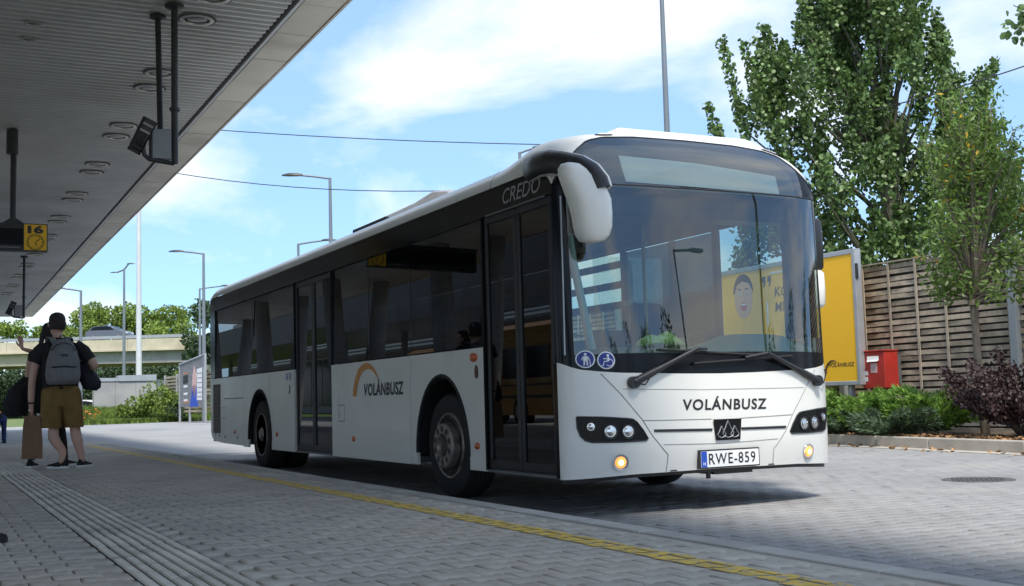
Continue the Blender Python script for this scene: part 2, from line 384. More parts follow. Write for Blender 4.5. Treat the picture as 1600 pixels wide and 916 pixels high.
# tactile tiles with raised ribs, then the studded field where the strip ends
def rib_tile():
    m = MB(); w, l = TX1-TX0-.006, .394; m.box((-w/2,-l/2,-.02), (w/2,l/2,-.004), 1)
    n = 7; p = w/n
    for i in range(n):
        x = -w/2+i*p; m.loft([[(x+.004,-l/2,-.004),(x+.010,-l/2,.005),(x+p-.014,-l/2,.005),(x+p-.008,-l/2,-.004)], [(x+.004,l/2,-.004),(x+.010,l/2,.005),(x+p-.014,l/2,.005),(x+p-.008,l/2,-.004)]])
    return m
t0 = rib_tile().build('tactile_tile', [K['tactile'], K['joint']], PLAT); me = t0.data; first = True
for i in range(30):
    o = t0 if i == 0 else bpy.data.objects.new('tactile_tile', me)
    if i: COL.objects.link(o); o.parent = PLAT
    o.location = ((TX0+TX1)/2, 2.5+.4*i, RNG.normal(0, .001))
m = MB(); m.box((-.197,-.197,-.02), (.197,.197,.003))
for i in range(6):
    for j in range(6): m.loft([[(-.16+.064*i+r*cos(a*pi/3), -.16+.064*j+r*sin(a*pi/3), z) for a in range(6)] for r, z in ((.02,.003),(.014,.009))])
d0 = m.build('studded_tile', K['tactile'], PLAT); q = 0
for i in range(5):
    for j in range(8):
        o = d0 if q == 0 else bpy.data.objects.new('studded_tile', d0.data)
        if q: COL.objects.link(o); o.parent = PLAT
        o.location = (1.0-.4*i+.2*0, 14.45+.4*j, .004); q += 1

# ------------------------------------------------------------------ canopy
CAN = thing('canopy', 'long grey platform canopy with corrugated metal ceiling over the waiting people', 'canopy', (0,0,0))
def edge_x(y): return 4.03+(y-11.6)*.0095
def gut_x(y): return 3.52+(y-13.5)*.008
CY0, CY1, CXL, CZ = -1.2, 57.5, -6.0, 5.0
ys = []; P_ = .155; n = int((CY1-CY0)/P_)
prof = [(0,0),(.055,0),(.075,.036),(.13,.036),(.15,0)]
V = []; 
for i in range(n):
    for a, z in prof[:4]: V.append((CY0+i*P_+a, CZ+.01+z))
Y = np.array(V); nn = len(Y)
vv = np.zeros((2*nn, 3)); vv[:nn,0] = CXL; vv[:nn,1:] = Y; vv[nn:,0] = [gut_x(y) for y in Y[:,0]]; vv[nn:,1:] = Y
ff = np.array([(i, i+1, nn+i+1, nn+i) for i in range(nn-1)])
put('corrugated_ceiling', fast_mesh('corrugated_ceiling', vv, ff, K['metal_ceiling']), CAN)
for i in range(66):
    y0 = CY0+.1+i*1.085; y1 = y0+1.073
    if y1 > CY1: break
    m = MB(); z0, z1 = CZ+random.uniform(-.003,.003), CZ-.012
    m.add([(gut_x(y0)+.10,y0,z0),(edge_x(y0),y0,z0),(edge_x(y1),y1,z0),(gut_x(y1)+.10,y1,z0),(gut_x(y0)+.10,y0,z0+.03),(edge_x(y0),y0,z0+.03),(edge_x(y1),y1,z0+.03),(gut_x(y1)+.10,y1,z0+.03)],
          [(0,1,2,3),(4,5,6,7),(0,1,5,4),(1,2,6,5),(2,3,7,6),(3,0,4,7)])
    m.build('soffit_panel', K['soffit'], CAN)
def strip(name, xa, xb, z0, z1, m, parent=CAN):
    b = MB(); vs = []
    for y in (CY0, CY1):
        a, c = xa(y), xb(y); vs += [(a,y,z0),(c,y,z0),(c,y,z1),(a,y,z1)]
    b.add(vs, [(0,1,2,3),(7,6,5,4),(0,1,5,4),(1,2,6,5),(2,3,7,6),(3,0,4,7)]); return b.build(name, m, parent)
strip('gutter_rail', lambda y: gut_x(y)+.035, lambda y: gut_x(y)+.075, CZ-.02, CZ+.05, K['galv'])
strip('gutter_shadow_gap', lambda y: gut_x(y)+.002, lambda y: gut_x(y)+.12, CZ+.062, CZ+.09, K['dark_metal'])
strip('fascia', lambda y: edge_x(y)+.002, lambda y: edge_x(y)+.03, CZ-.015, CZ+.42, K['soffit'])
strip('roof_deck', lambda y: CXL, lambda y: edge_x(y), CZ+.36, CZ+.42, K['grey_metal'])
b = MB(); b.box((CXL-.03,CY0,CZ-.02), (CXL,CY1,CZ+.42)); b.box((CXL,CY1+.002,CZ-.02), (4.46,CY1+.03,CZ+.42)); b.box((CXL,CY0-.03,CZ-.02), (3.88,CY0-.002,CZ+.42))
b.build('end_fascia', K['soffit'], CAN)
for y in (1.0, 10, 19, 28, 37, 46, 55):
    for dx, lean in ((0, .5), (-.75, -.5)):
        MB().tube([(-4+dx,y,ZR),(-4+dx+lean*.55,y,2.2),(-4+dx+lean,y,CZ+.05)], [.36,.33,.27], 20).build('pillar', K['concrete_grey'], CAN, smooth=40)
ORD = 'first second third fourth fifth sixth seventh eighth ninth tenth eleventh twelfth'.split()
# round downlights in pairs
for i in range(0, 12):
    for dy in (0, .78):
        for lx, ly in ((2.68+.008*i, 12.08+3.09*i+dy), (1.05, 12.9+3.1*i+dy*.8)):
            if lx < 2 and i != 0: continue
            t = thing('downlight', f"{'farther' if dy else 'nearer'} round downlight of the {ORD[i]} pair along the canopy ceiling, counted from the camera" if lx > 2 else ('small dim ceiling light near the top left corner, the nearer of two' if not dy else 'small dim ceiling light near the top left corner, the farther of two'), 'ceiling light', (lx, ly, CZ), 0, 'downlights in pairs along the canopy')
            if lx < 2: t.scale = (.5, .5, .5); t.location = (1.05, 13.67+dy*.8, CZ)
            MB().lathe([(.19,.02),(.19,-.012),(.145,-.016),(.135,.004)], n=28, cap=False).build('trim_ring', K['lamp_trim'], t, smooth=40)
            MB().lathe([(.134,.004),(.10,-.004),(.055,-.008),(.0,-.008)], n=24, cap=False).build('lamp_glass', K['lamp_bowl'], t, smooth=60)
            if lx > 2: MB().lathe([(.215,-.001),(.215,-.004),(.20,-.004),(.20,-.001)], n=28).build('outer_ring', K['dark_metal'], t)

# ------------------------------------------------------------------ security cameras hung from the canopy
def cctv(loc, label, s=1.0, both=True):
    t = thing('security_camera', label, 'camera', loc)          # loc: ceiling point of the main pole
    L_ = CZ-3.27; z0 = -L_
    b = MB().tube([(0,0,.02),(0,0,z0)], .036, 12); b.lathe([(.10,0),(.10,-.03),(.05,-.045),(.036,-.05)], n=18); b.lathe([(.055,-1.13),(.055,-1.16)], n=14)
    b.build('main_pole', K['dark_metal'], t, smooth=40)
    if both: 
        b = MB().tube([(-.10,.42,.02),(-.13,.10,z0+.36)], .032, 10); b.lathe([(.09,0),(.09,-.03),(.032,-.05)], (-.10,.42,0), n=16); b.build('second_pole', K['dark_metal'], t, smooth=40)
    b = MB().box((-.235,-.02,z0+.04), (-.036,.09,z0+.36)); b.build('junction_box', K['grey_metal'], t, bevel=.006)
    b = MB().box((-.25,-.03,z0+.03), (-.236,.10,z0+.37)); b.build('box_edge', K['dark_metal'], t)
    b = MB().tube([(0,0,z0+.03),(-.02,0,z0),(-.10,0,z0+.01),(-.26,.0,z0+.03),(-.31,.0,z0+.07),(-.325,0,z0+.13),(-.32,0,z0+.19)], .024, 10); b.build('arm', K['dark_metal'], t, smooth=60)
    a = Vector((-.40,.03,z0+.135)); c = Vector((-.265,-.03,z0+.42)); d = (c-a).normalized()
    b = MB(); side = Vector((d.z,0,-d.x)).normalized(); up = d.cross(side)
    def ring(p, w, h): return [tuple(p+side*x*w+up*y*h) for x, y in ((-.7,-1),(.7,-1),(1,-.6),(1,.6),(.7,1),(-.7,1),(-1,.6),(-1,-.6))]
    b.loft([ring(a, .062, .06), ring(a+d*.02, .072, .068), ring(c, .072, .068)]); h = b.build('housing', K['black_plastic'], t, smooth=30)
    b = MB(); b.loft([ring(a-d*.035+up*.03, .07, .04), ring(c+d*.03+up*.03, .08, .05)]); b.build('sun_shield', K['dark_metal'], t)
    for k in range(2):
        p = c-d*(.04+.075*k)-up*.075; MB().loft([[tuple(p+side*x*.055+d*y*.011+up*z*.008) for x, y in ((-1,-1),(1,-1),(1,1),(-1,1))] for z in (-1, 1)]).build('clamp_band', K['grey_metal'], t)
    b = MB()
    for k in (-.03, 0, .03):
        p = c-d*.13+side*k-up*.075; b.tube([tuple(p), tuple(p-up*.05-d*.06), tuple(p-up*.06-d*.14), (-.31,0,z0+.15)], .007, 6)
    b.build('cable', K['black_plastic'], t, smooth=60)
    return t
cctv((2.36,12.47,CZ), 'large dark security camera on twin drop poles under the near canopy')
cctv((2.50,35.0,CZ), 'small far security camera hanging at the canopy edge above the man', both=False)

# ------------------------------------------------------------------ hanging platform sign 16
t = thing('platform_sign', 'hanging black departure sign with yellow panel reading 16 and a clock', 'sign', (1.20,19.09,CZ), 0)
b = MB().tube([(0,0,.02),(0,0,-1.38)], .045, 12); b.tube([(-.02,0,.0),(-.02,0,-.38)], .085, 12); b.build('drop_pole', K['dark_metal'], t, smooth=40)
b = MB(); b.loft([[(x*w,y*.05,z) for x, y in ((-1,-1),(1,-1),(1,1),(-1,1))] for z, w in ((-1.38,.05),(-1.455,.16))]); b.build('bracket', K['dark_metal'], t)
MB().box((-1.6,-.09,-1.88), (.49,.09,-1.455)).build('casing', K['black_plastic'], t, bevel=.006)
MB().box((-1.55,-.096,-1.79), (.135,-.089,-1.54)).build('display_panel', K['black_gloss'], t)
MB().box((-.18,-.097,-1.835), (.09,-.09,-1.82)).build('caption_strip', K['print_grey'], t)
y = MB().box((.152,-.099,-1.865), (.472,-.0895,-1.472)).build('yellow_panel', K['sign_yellow'], t)
for k in range(2):
    for j in range(9 if k else 6): MB().box((-1.1+.14*j,.0905,-1.62-.10*k), (-1.0+.14*j,.094,-1.57-.10*k)).build('led_row', K['led_red'], t)
lettering('number', '16', lambda u, v: (.200+u*.225, -.1015, -1.610+v*.125), K['letter_black'], y, offset=.055)
b = MB(); b.lathe([(.125,-.001),(.125,-.004),(.106,-.004),(.106,-.001)], (.312,-.099,-1.742), axis='y', n=30, cap=False)
for k in range(12):
    a = k*pi/6; b.tube([(.312+.085*sin(a),-.1015,-1.742+.085*cos(a)), (.312+.104*sin(a),-.1015,-1.742+.104*cos(a))], .007, 4)
b.tube([(.312,-.102,-1.742),(.312+.075*sin(.9),-.102,-1.742+.075*cos(.9))], .010, 6); b.tube([(.312,-.102,-1.742),(.312+.055*sin(2.9),-.102,-1.742+.055*cos(2.9))], .010, 6)
b.build('clock_symbol', K['dial_amber'], y)

# ------------------------------------------------------------------ the bus; local axes: x across (0 = door side), y back from the front corner, z above the road
BUS = thing('city_bus', 'white low floor bus with black tinted windows and VOLÁNBUSZ lettering at the platform', 'bus', (4.2263, 7.6197, ZR))
BW = 2.55
def fplan(w): return (1-min(abs(w-1.275)/1.275, 1)**3.2)**.55
def sfront(w, z):
    B = .30
    if z < .55: B -= .05*((.55-z)/.27)**1.5
    if z > 1.05: B -= .085*(z-1.05)
    s = -B*fplan(w)
    if z > 2.45: s += .8*(z-2.45)**2
    return s
def fnorm(w, z):
    e = .004; a = Vector((2*e, sfront(w+e, z)-sfront(w-e, z), 0)); c = Vector((0, sfront(w, z+e)-sfront(w, z-e), 2*e))
    return a.cross(c).normalized()
def FP(w, z, off=0.0):
    p = Vector((w, sfront(w, z), z))
    if off: p += fnorm(min(max(w, .01), BW-.01), z)*off
    return p
def lerp_tab(tab, w):
    w = min(w, BW-w) if w > 1.275 else w
    for (a, c), (d, e) in zip(tab, tab[1:]):
        if w <= d: return c+(e-c)*max(0, (w-a))/(d-a)
    return tab[-1][1]
ZB = lambda w: lerp_tab([(0,1.145),(.05,1.115),(.11,1.09),(.24,1.072),(.41,1.058),(.94,1.042),(1.275,1.038)], w)
ZT = lambda w: lerp_tab([(0,2.50),(.04,2.58),(.10,2.66),(.22,2.775),(.34,2.865),(.49,2.905),(.78,2.93),(1.275,2.938)], w)
ZF = lambda w: lerp_tab([(0,.28),(.15,.288),(.5,.305),(1.275,.312)], w)
NTH = 56
WS = [1.275-1.275*cos(pi*i/NTH) for i in range(NTH+1)]
def front_sheet(name, z0, z1, rows, m, w0=-1, w1=9, off=0.0, parent=BUS, thick=0, name2=None):
    ws = [w for w in WS if w0 < w < w1]
    if w0 >= 0: ws = [w0]+ws
    if w1 <= BW: ws = ws+[w1]
    vs = []; fs = []
    for j in range(rows+1):
        for w in ws:
            a, c = z0(w), z1(w); vs.append(tuple(FP(w, a+(c-a)*j/rows, off)))
    n = len(ws)
    for j in range(rows):
        for i in range(n-1): fs.append((j*n+i, j*n+i+1, (j+1)*n+i+1, (j+1)*n+i))
    b = MB().add(vs, fs); return b.build(name, m, parent, smooth=60)
def on_front(poly, off, grid=.04):        # a flat outline in (w, z) laid on the curved front
    bm = bmesh.new(); f = bm.faces.new([bm.verts.new((a, c, 0)) for a, c in poly]); f.normal_update(); bmesh.ops.triangulate(bm, faces=[f])
    ws = [p[0] for p in poly]; k = math.floor(min(ws)/grid)+1
    while k*grid < max(ws):
        bmesh.ops.bisect_plane(bm, geom=bm.verts[:]+bm.edges[:]+bm.faces[:], plane_co=(k*grid,0,0), plane_no=(1,0,0)); k += 1
    bm.verts.ensure_lookup_table(); bm.verts.index_update()
    V = [tuple(FP(v.co.x, v.co.y, off)) for v in bm.verts]; F = [tuple(v.index for v in f.verts) for f in bm.faces]; bm.free(); return V, F
def front_patch(name, poly, off, m, parent=BUS): V, F = on_front(poly, off); return MB().add(V, F).build(name, m, parent)
def front_line(name, pts, r, m, off=0.001, parent=BUS, flat=.5):
    P = []
    for (a, c), (d, e) in zip(pts, pts[1:]):
        k = max(1, int(max(abs(d-a), abs(e-c))/.04))
        P += [tuple(FP(a+(d-a)*i/k, c+(e-c)*i/k, off)) for i in range(k)]
    P.append(tuple(FP(*pts[-1], off))); return MB().tube(P, r, 6).build(name, m, parent, smooth=60)
def circle(w, z, r, n=22, ry=None): return [(w+r*cos(2*pi*i/n), z+(ry or r)*sin(2*pi*i/n)) for i in range(n)]
wht = K['bus_white']
# --- front mask: lower white panel, with a darker underside
front_sheet('front_panel', ZF, ZB, 14, wht)
front_sheet('front_underside', lambda w: ZF(w)-.035, lambda w: ZF(w)+.004, 1, K['black_plastic'], off=-.03)
# --- windscreen and the band of glass above it
WIN0, WIN1 = .085, 2.465
front_sheet('black_glass_band', lambda w: ZB(w)+.002, lambda w: 1.205-.02*(1-fplan(w)), 3, K['black_gloss'])
zs = lambda w: 2.49
WSC = front_sheet('windscreen', lambda w: 1.207-.02*(1-fplan(w)), zs, 26, K['windscreen'], WIN0, WIN1)
front_sheet('pillar_cover', lambda w: 1.207-.02*(1-fplan(w)), lambda w: min(2.49, ZT(w)), 14, K['black_gloss'], -1, WIN0-.003)
front_sheet('pillar_cover', lambda w: 1.207-.02*(1-fplan(w)), lambda w: min(2.49, ZT(w)), 14, K['black_gloss'], WIN1+.003, 9)
front_sheet('destination_glass', lambda w: min(2.503, ZT(w)), lambda w: ZT(w)-.001, 14, K['dest'], .20, 2.35)
front_sheet('glass_corner', lambda w: min(2.495, ZT(w)-.002), lambda w: ZT(w)-.001, 8, K['black_gloss'], -1, .197)
front_sheet('glass_corner', lambda w: min(2.495, ZT(w)-.002), lambda w: ZT(w)-.001, 8, K['black_gloss'], 2.353, 9)
front_line('windscreen_seam', [(.06,2.497),(2.49,2.497)], .007, K['black_plastic'], off=.001)
front_sheet('display_housing', lambda w: 2.50, lambda w: ZT(w)-.015, 8, K['bus_inside'], .21, 2.34, off=-.06)
front_patch('display', [(.60,2.545),(2.12,2.525),(2.13,2.70),(1.3,2.765),(.60,2.785)], -.05, K['display'])
front_line('windscreen_trim', [(w, ZT(w)) for w in WS[2:-2]], .008, K['black_plastic'], off=-.002)
front_line('pillar_edge', [(.045,2.40),(.040,1.8),(.032,1.2)], .007, K['galv'], off=.0)
# --- seams of the front
gp = K['gap']
for s_ in (0, 1):
    f = (lambda w: w) if not s_ else (lambda w: BW-w)
    front_line('panel_gap', [(f(.254),1.055),(f(.399),.90),(f(.558),.711),(f(.644),.58),(f(.742),.471),(f(.775),.44),(f(.77),.315)], .004, K['seam'], off=0)
    # headlight: dark recessed unit with three lamps under glass
    hp = [(.085,.742),(.087,.66),(.105,.60),(.135,.567),(.178,.553),(.40,.549),(.585,.552),(.602,.566),(.567,.625),(.517,.689),(.485,.712),(.45,.718),(.25,.735)]
    hp = [(f(a), c) for a, c in hp]
    hd = front_patch('headlight', hp, .004, K['black_gloss'])
    front_line('headlight_rim', hp+[hp[0]], .006, K['black_plastic'], parent=hd, off=.003)
    for (w, z, r) in ((.173,.668,.040),(.308,.628,.058),(.442,.624,.056)):
        p = FP(f(w), z, .003); n = fnorm(f(w), z); rings = []
        u = Vector((0,0,1)).cross(n).normalized(); v = n.cross(u)
        for rr, h in ((r*.80,.008),(r*.72,.010),(r*.62,.004),(r*.55,.018),(r*.25,.026)): rings.append([tuple(p+(u*cos(2*pi*k/18)+v*sin(2*pi*k/18))*rr+n*h) for k in range(18)])
        MB().loft(rings).build('lamp', K['chrome'], hd, smooth=35)
        MB().loft([[tuple(p+(u*cos(2*pi*k/18)+v*sin(2*pi*k/18))*rr+n*h) for k in range(18)] for rr, h in ((r*1.02,.002),(r*.98,.012),(r*.80,.011))], cap=False).build('lamp_bezel', K['black_plastic'], hd, smooth=35)
    p = FP(f(.385), .40, 0); n = fnorm(f(.385), .40); u = Vector((0,0,1)).cross(n).normalized(); v = n.cross(u)
    def dsk(pr, mm, name, par):
        return MB().loft([[tuple(p+(u*cos(2*pi*k/20)+v*sin(2*pi*k/20))*rr+n*h) for k in range(20)] for rr, h in pr]).build(name, mm, par, smooth=40)
    fg = dsk([(.062,.001),(.060,.012),(.05,.010)], K['chrome'], 'fog_light', BUS); dsk([(.045,.008),(.042,.014),(.03,.018),(.0,.019)], K['fog_lit'], 'lit_lens', fg); dsk([(.020,.018),(.016,.024),(.0,.025)], K['bulb'], 'lit_bulb', fg)
    front_patch('fog_light_recess', [(f(a), c) for a, c in ((.44,.455),(.455,.36),(.50,.34),(.46,.43))], .0015, K['bus_white'])
front_line('panel_gap', [(.415,.938),(1.1,.917),(2.14,.912)], .0028, K['seam'], off=0)
front_line('panel_gap', [(.565,.70),(1.17,.692)], .004, K['seam'], off=0); front_line('panel_gap', [(1.45,.69),(1.985,.70)], .004, K['seam'], off=0)
front_line('panel_gap', [(.735,.515),(1.275,.503),(1.815,.515)], .003, K['seam'], off=0)
front_line('grille_slot', [(.655,.622),(1.17,.611)], .011, K['black_plastic'], off=.001); front_line('grille_slot', [(1.45,.609),(1.90,.605)], .011, K['black_plastic'], off=.001)
bd = front_patch('badge', [(1.18,.688),(1.448,.688),(1.43,.528),(1.20,.528)], .012, K['black_gloss'])
for c, w_, h_ in ((1.314,.052,.115),(1.252,.040,.075),(1.376,.040,.075)):
    base = .552; pts = [(c, base+h_+.008), (c-w_*.55, base+h_*.55), (c-w_, base+h_*.28), (c-w_*.75, base+.004), (c, base-.006), (c+w_*.75, base+.004), (c+w_, base+h_*.28), (c+w_*.55, base+h_*.55), (c, base+h_+.008)]
    front_line('emblem', pts, .0045, K['badge_grey'], off=.014, parent=bd)
# --- lettering on the front, number plate, stickers
lettering('lettering', 'VOLÁNBUSZ', lambda u, v: FP(.915+u*.80, .764+v*.105-.012*u, .003), K['letter_black'], BUS, offset=.024, shear=.1, space=1.14)
def plate_pt(u, v, d=0): return (1.045+u*.555, -.305-d, .325+v*.128)
def pprism(name, x0, x1, y0, y1, d0, d1, m, par): return MB().prism([(x0,y0),(x1,y0),(x1,y1),(x0,y1)], lambda a, c, d: plate_pt(a, c, d), d0, d1).build(name, m, par)
pl = pprism('number_plate', -.012, 1.012, -.05, 1.05, -.03, .006, K['black_plastic'], BUS)
pprism('plate_face', .006, .994, .03, .97, .0062, .009, K['plate_white'], pl); pprism('plate_band', .01, .105, .04, .96, .0092, .011, K['plate_blue'], pl)
lettering('plate_letter', 'H', lambda u, v: plate_pt(.04+u*.035, .14+v*.2, .0125), K['plate_white'], pl, offset=.02)
lettering('registration', 'RWE-859', lambda u, v: plate_pt(.135+u*.80, .17+v*.66, .0105), K['letter_black'], pl, offset=.012, space=1.15)
for w, z, kind in ((.155,1.165,0),(.300,1.153,1)):
    st = front_patch('sticker', circle(w, z, .066), .004, K['sticker_white']); front_patch('sticker_field', circle(w, z, .057), .006, K['sticker_blue'], st)
    sw = K['sticker_white']; g = lambda pts, r=.006: front_line('pictogram', [(w+a, z+c) for a, c in pts], r, sw, off=.008, parent=st)
    if kind == 0:
        front_patch('pictogram', circle(w, z+.036, .010, 12), .008, sw, st); front_patch('pictogram', [(w-.014,z+.022),(w+.014,z+.022),(w+.016,z-.012),(w-.016,z-.012)], .008, sw, st)
        g([(-.008,-.01),(-.012,-.046)]); g([(.008,-.01),(.011,-.046)]); g([(.016,.018),(.027,-.008)], .004); g([(-.016,.018),(-.026,-.006)], .004); g([(.027,-.004),(.030,-.046)], .003)
    else:
        front_patch('pictogram', circle(w+.012, z+.036, .010, 12), .008, sw, st); g([(.012,.024),(.016,-.006)], .008); g([(.012,.012),(-.022,.012)], .005); g([(.016,-.008),(-.016,-.008),(-.026,-.04),(-.038,-.04)], .005)
        g([(.022+.026*cos(a*.5-2.6), -.018+.026*sin(a*.5-2.6)) for a in range(11)], .004)
# --- wipers
def wiper(piv, elbow, b0, b1, mid):
    p = FP(*piv, .03); e = FP(*elbow, .07); w_ = MB(); w_.lathe([(.045,-.03),(.045,.02),(.03,.035)], tuple(FP(*piv, .02)), axis='y', n=16)
    w_.tube([tuple(p), tuple(p.lerp(e, .25)), tuple(p.lerp(e, .5)), tuple(e)], [.030,.030,.020,.016], 8); o = w_.build('wiper_arm', K['black_plastic'], BUS, smooth=50)
    pts = []
    for i in range(13):
        t = i/12; w = b0[0]+(b1[0]-b0[0])*t; z = b0[1]+(b1[1]-b0[1])*t; pts.append(tuple(FP(w, z, .022)))
    MB().tube(pts, .011, 6).build('wiper_blade', K['rubber'], o); m_ = FP(*mid, .035)
    MB().tube([tuple(e), tuple(m_)], .012, 6).build('wiper_link', K['black_plastic'], o)
    MB().tube([tuple(FP(*piv, .01)), tuple(FP(piv[0]+.09, piv[1]-.02, .03)), tuple(FP(piv[0]+.14, piv[1]+.05, .03)), tuple(FP(piv[0]+.12, piv[1]+.09, .03))], .006, 6).build('washer_hose', K['black_plastic'], o, smooth=60)
wiper((.493,.985), (1.03,1.225), (.72,1.225), (1.62,1.175), (1.14,1.225))
wiper((2.285,.965), (1.70,1.185), (1.02,1.115), (2.0,1.165), (1.50,1.155))
# --- roof: cross section swept along the bus, the front cap swelling above it
SEC = [(0,2.645),(.012,2.70),(.045,2.755),(.10,2.80),(.20,2.835),(.42,2.865),(.80,2.89),(1.275,2.90)]
CAPS = [(0,2.645),(.010,2.74),(.05,2.83),(.12,2.90),(.22,2.945),(.42,2.985),(.80,3.0),(1.275,3.005)]
def sec(tab, w):
    w = min(w, BW-w)
    for (a, c), (d, e) in zip(tab, tab[1:]):
        if w <= d+1e-9:
            q = (w-a)/(d-a); return c+(e-c)*q
    return tab[-1][1]
def bl(s): q = max(0, min(1, (1.05-s)/.75)); return q*q*(3-2*q)
WR = [1.275-1.275*cos(pi*i/NTH) for i in range(NTH+1)]
def roofz(w, s): k = bl(s); return sec(SEC, w)*(1-k)+sec(CAPS, w)*k
st = [1.055,.95,.85,.75,.65,.55,.45]
rows = [[(w, s, roofz(w, s)) for w in WR] for s in st]
last = rows[-1]; edge = [tuple(FP(w, ZT(w))) for w in WS]; capr = []
for j in range(1, 9):
    t_ = j/8; r = []
    for a, e in zip(last, edge):
        q = Vector(((a[0]+e[0])/2, e[1]*.85+a[1]*.15, a[2]*.92+e[2]*.08)) if True else None
        r.append(tuple(Vector(a)*(1-t_)**2+q*2*t_*(1-t_)+Vector(e)*t_*t_))
    capr.append(r)
MB().loft(rows+capr, closed=False).build('roof_front_cap', wht, BUS, smooth=50)
rows = [[(w, s, sec(SEC, w)-(.10*max(0, (s-11.5)/.35)**2)) for w in WR] for s in [1.066]+[1.5+.5*i for i in range(21)]+[11.7,11.85]]
MB().loft(rows, closed=False).build('roof', wht, BUS, smooth=50)
MB().loft([[(w, s, roofz(w, 1.06)-.006) for w in WR] for s in (1.05, 1.07)], closed=False).build('roof_joint', gp, BUS, smooth=50)
def rounded_hump(name, w0, w1, s0, s1, z0, h, sl, m):
    b = MB(); rings = []
    for k, (dz, ins) in enumerate(((0,0),(h*.7,sl*.55),(h*.95,sl*.85),(h,sl*1.25))):
        rings.append([(w0+ins, s0+ins*1.2, z0+dz-(.0)), (w1-ins, s0+ins*1.2, z0+dz), (w1-ins, s1-ins*.6, z0+dz), (w0+ins, s1-ins*.6, z0+dz)])
    return b.loft(rings).build(name, m, BUS, smooth=50, bevel=.02)
rounded_hump('roof_pod', .66, 2.22, .12, 1.9, 2.93, .135, .15, wht)
MB().loft([[(w0, s, 2.80), (w1, s, 2.80), (w1-.1, s, 2.80+h), (w0+.1, s, 2.80+h)] for s, h, w0, w1 in ((3.0,.08,.50,2.05),(3.3,.26,.50,2.05),(3.7,.315,.50,2.05),(4.2,.275,.50,2.05),(5.95,.255,.50,2.05),(6.1,.22,.50,2.05))]).build('roof_unit', K['sign_frame'], BUS, smooth=30, bevel=.02)
MB().box((.52,4.9,2.88), (.56,6.05,3.02)).build('unit_grille', K['black_plastic'], BUS)
for w in (.55, 2.20):
    j_ = min(range(NTH+1), key=lambda k: abs(capr[5][k][0]-w)); p = Vector(capr[5][j_])
    n_ = (Vector(capr[5][j_+1])-Vector(capr[5][j_-1])).cross(Vector(capr[4][j_])-Vector(capr[6][j_])).normalized()
    if n_.y > 0: n_ = -n_
    u = (Vector(capr[5][j_+1])-Vector(capr[5][j_-1])).normalized(); v = n_.cross(u)
    mk_ = MB().loft([[tuple(p+(u*cos(2*pi*k/16)*.075+v*sin(2*pi*k/16)*.028)*q+n_*h) for k in range(16)] for q, h in ((1.15,-.02),(1.12,.004),(.8,.010))]).build('marker_lamp', K['black_plastic'], BUS, smooth=50)
    MB().loft([[tuple(p+(u*cos(2*pi*k/16)*.075+v*sin(2*pi*k/16)*.028)*q+n_*h) for k in range(16)] for q, h in ((.85,.007),(.7,.013))]).build('lens', K['sticker_white'], mk_, smooth=50)
# --- sides
def arch_poly(s0, s1, zb0, zt, arch=None, zb1=None, nseg=22):     # outline in (s, z), front to back along the bottom
    zb1 = zb1 if zb1 is not None else zb0; p = [(s0, zb0)]
    if arch:
        c, hw, top = arch; zc = .40
        p += [(c-hw, zb0)]+[(c-hw*cos(pi*i/nseg), zc+(top-zc)*sin(pi*i/nseg)) for i in range(nseg+1)]+[(c+hw, zb0)]
    p += [(s1, zb1), (s1, zt), (s0, zt)]; return p
def side_panel(name, poly, m=wht, side=0, x=0.0, th=.03, parent=BUS):
    f = (lambda a, c, d: (x+d, a, c)) if side == 0 else (lambda a, c, d: (BW-x-d, a, c))
    V = [f(a, c, 0) for a, c in poly]; F = [tuple(t) for t in tessellate_polygon([[Vector((a, c, 0)) for a, c in poly]])]
    n = len(poly); b = MB().add(V, F); b.add(V+[f(a, c, th) for a, c in poly], [(i, n+i, n+(i+1) % n, (i+1) % n) for i in range(n)])
    return b.build(name, m, parent)
FA, RA = (2.19, .60, 1.115), (8.62, .63, 1.10); BT = 1.327
for sd_ in (0, 1):
    side_panel('side_panel', arch_poly(1.27, 2.925, .288, BT, FA), side=sd_)
    side_panel('side_panel', arch_poly(2.935 if sd_ == 0 else 2.935, 5.375, .286, BT), side=sd_)
    side_panel('side_panel', arch_poly(6.90, 9.545, .286, BT, RA), side=sd_)
    side_panel('service_hatch', arch_poly(9.555, 10.755, 1.005, BT), side=sd_); side_panel('service_hatch', [(9.555,.30),(10.755,.31),(10.755,.995),(9.555,.995)], side=sd_)
    side_panel('rear_corner_panel', [(10.765,.31),(11.4,.33),(11.6,.38),(11.7,.47),(11.72,BT),(10.765,BT)], side=sd_)
    if sd_: side_panel('side_panel', arch_poly(.05, 1.26, .288, BT), side=1); side_panel('side_panel', arch_poly(5.385, 6.89, .286, BT), side=1)
MB().box((.035,11.70,.40), (BW-.035,11.83,2.70)).build('rear_wall', wht, BUS, bevel=.04)
side_panel('rear_quarter', [(11.42,BT+.012),(11.72,BT+.012),(11.76,2.0),(11.74,2.64),(11.42,2.64)], K['black_gloss'], x=.006); side_panel('rear_quarter', [(11.42,BT+.012),(11.74,BT+.012),(11.74,2.64),(11.42,2.64)], K['black_gloss'], side=1, x=.006)
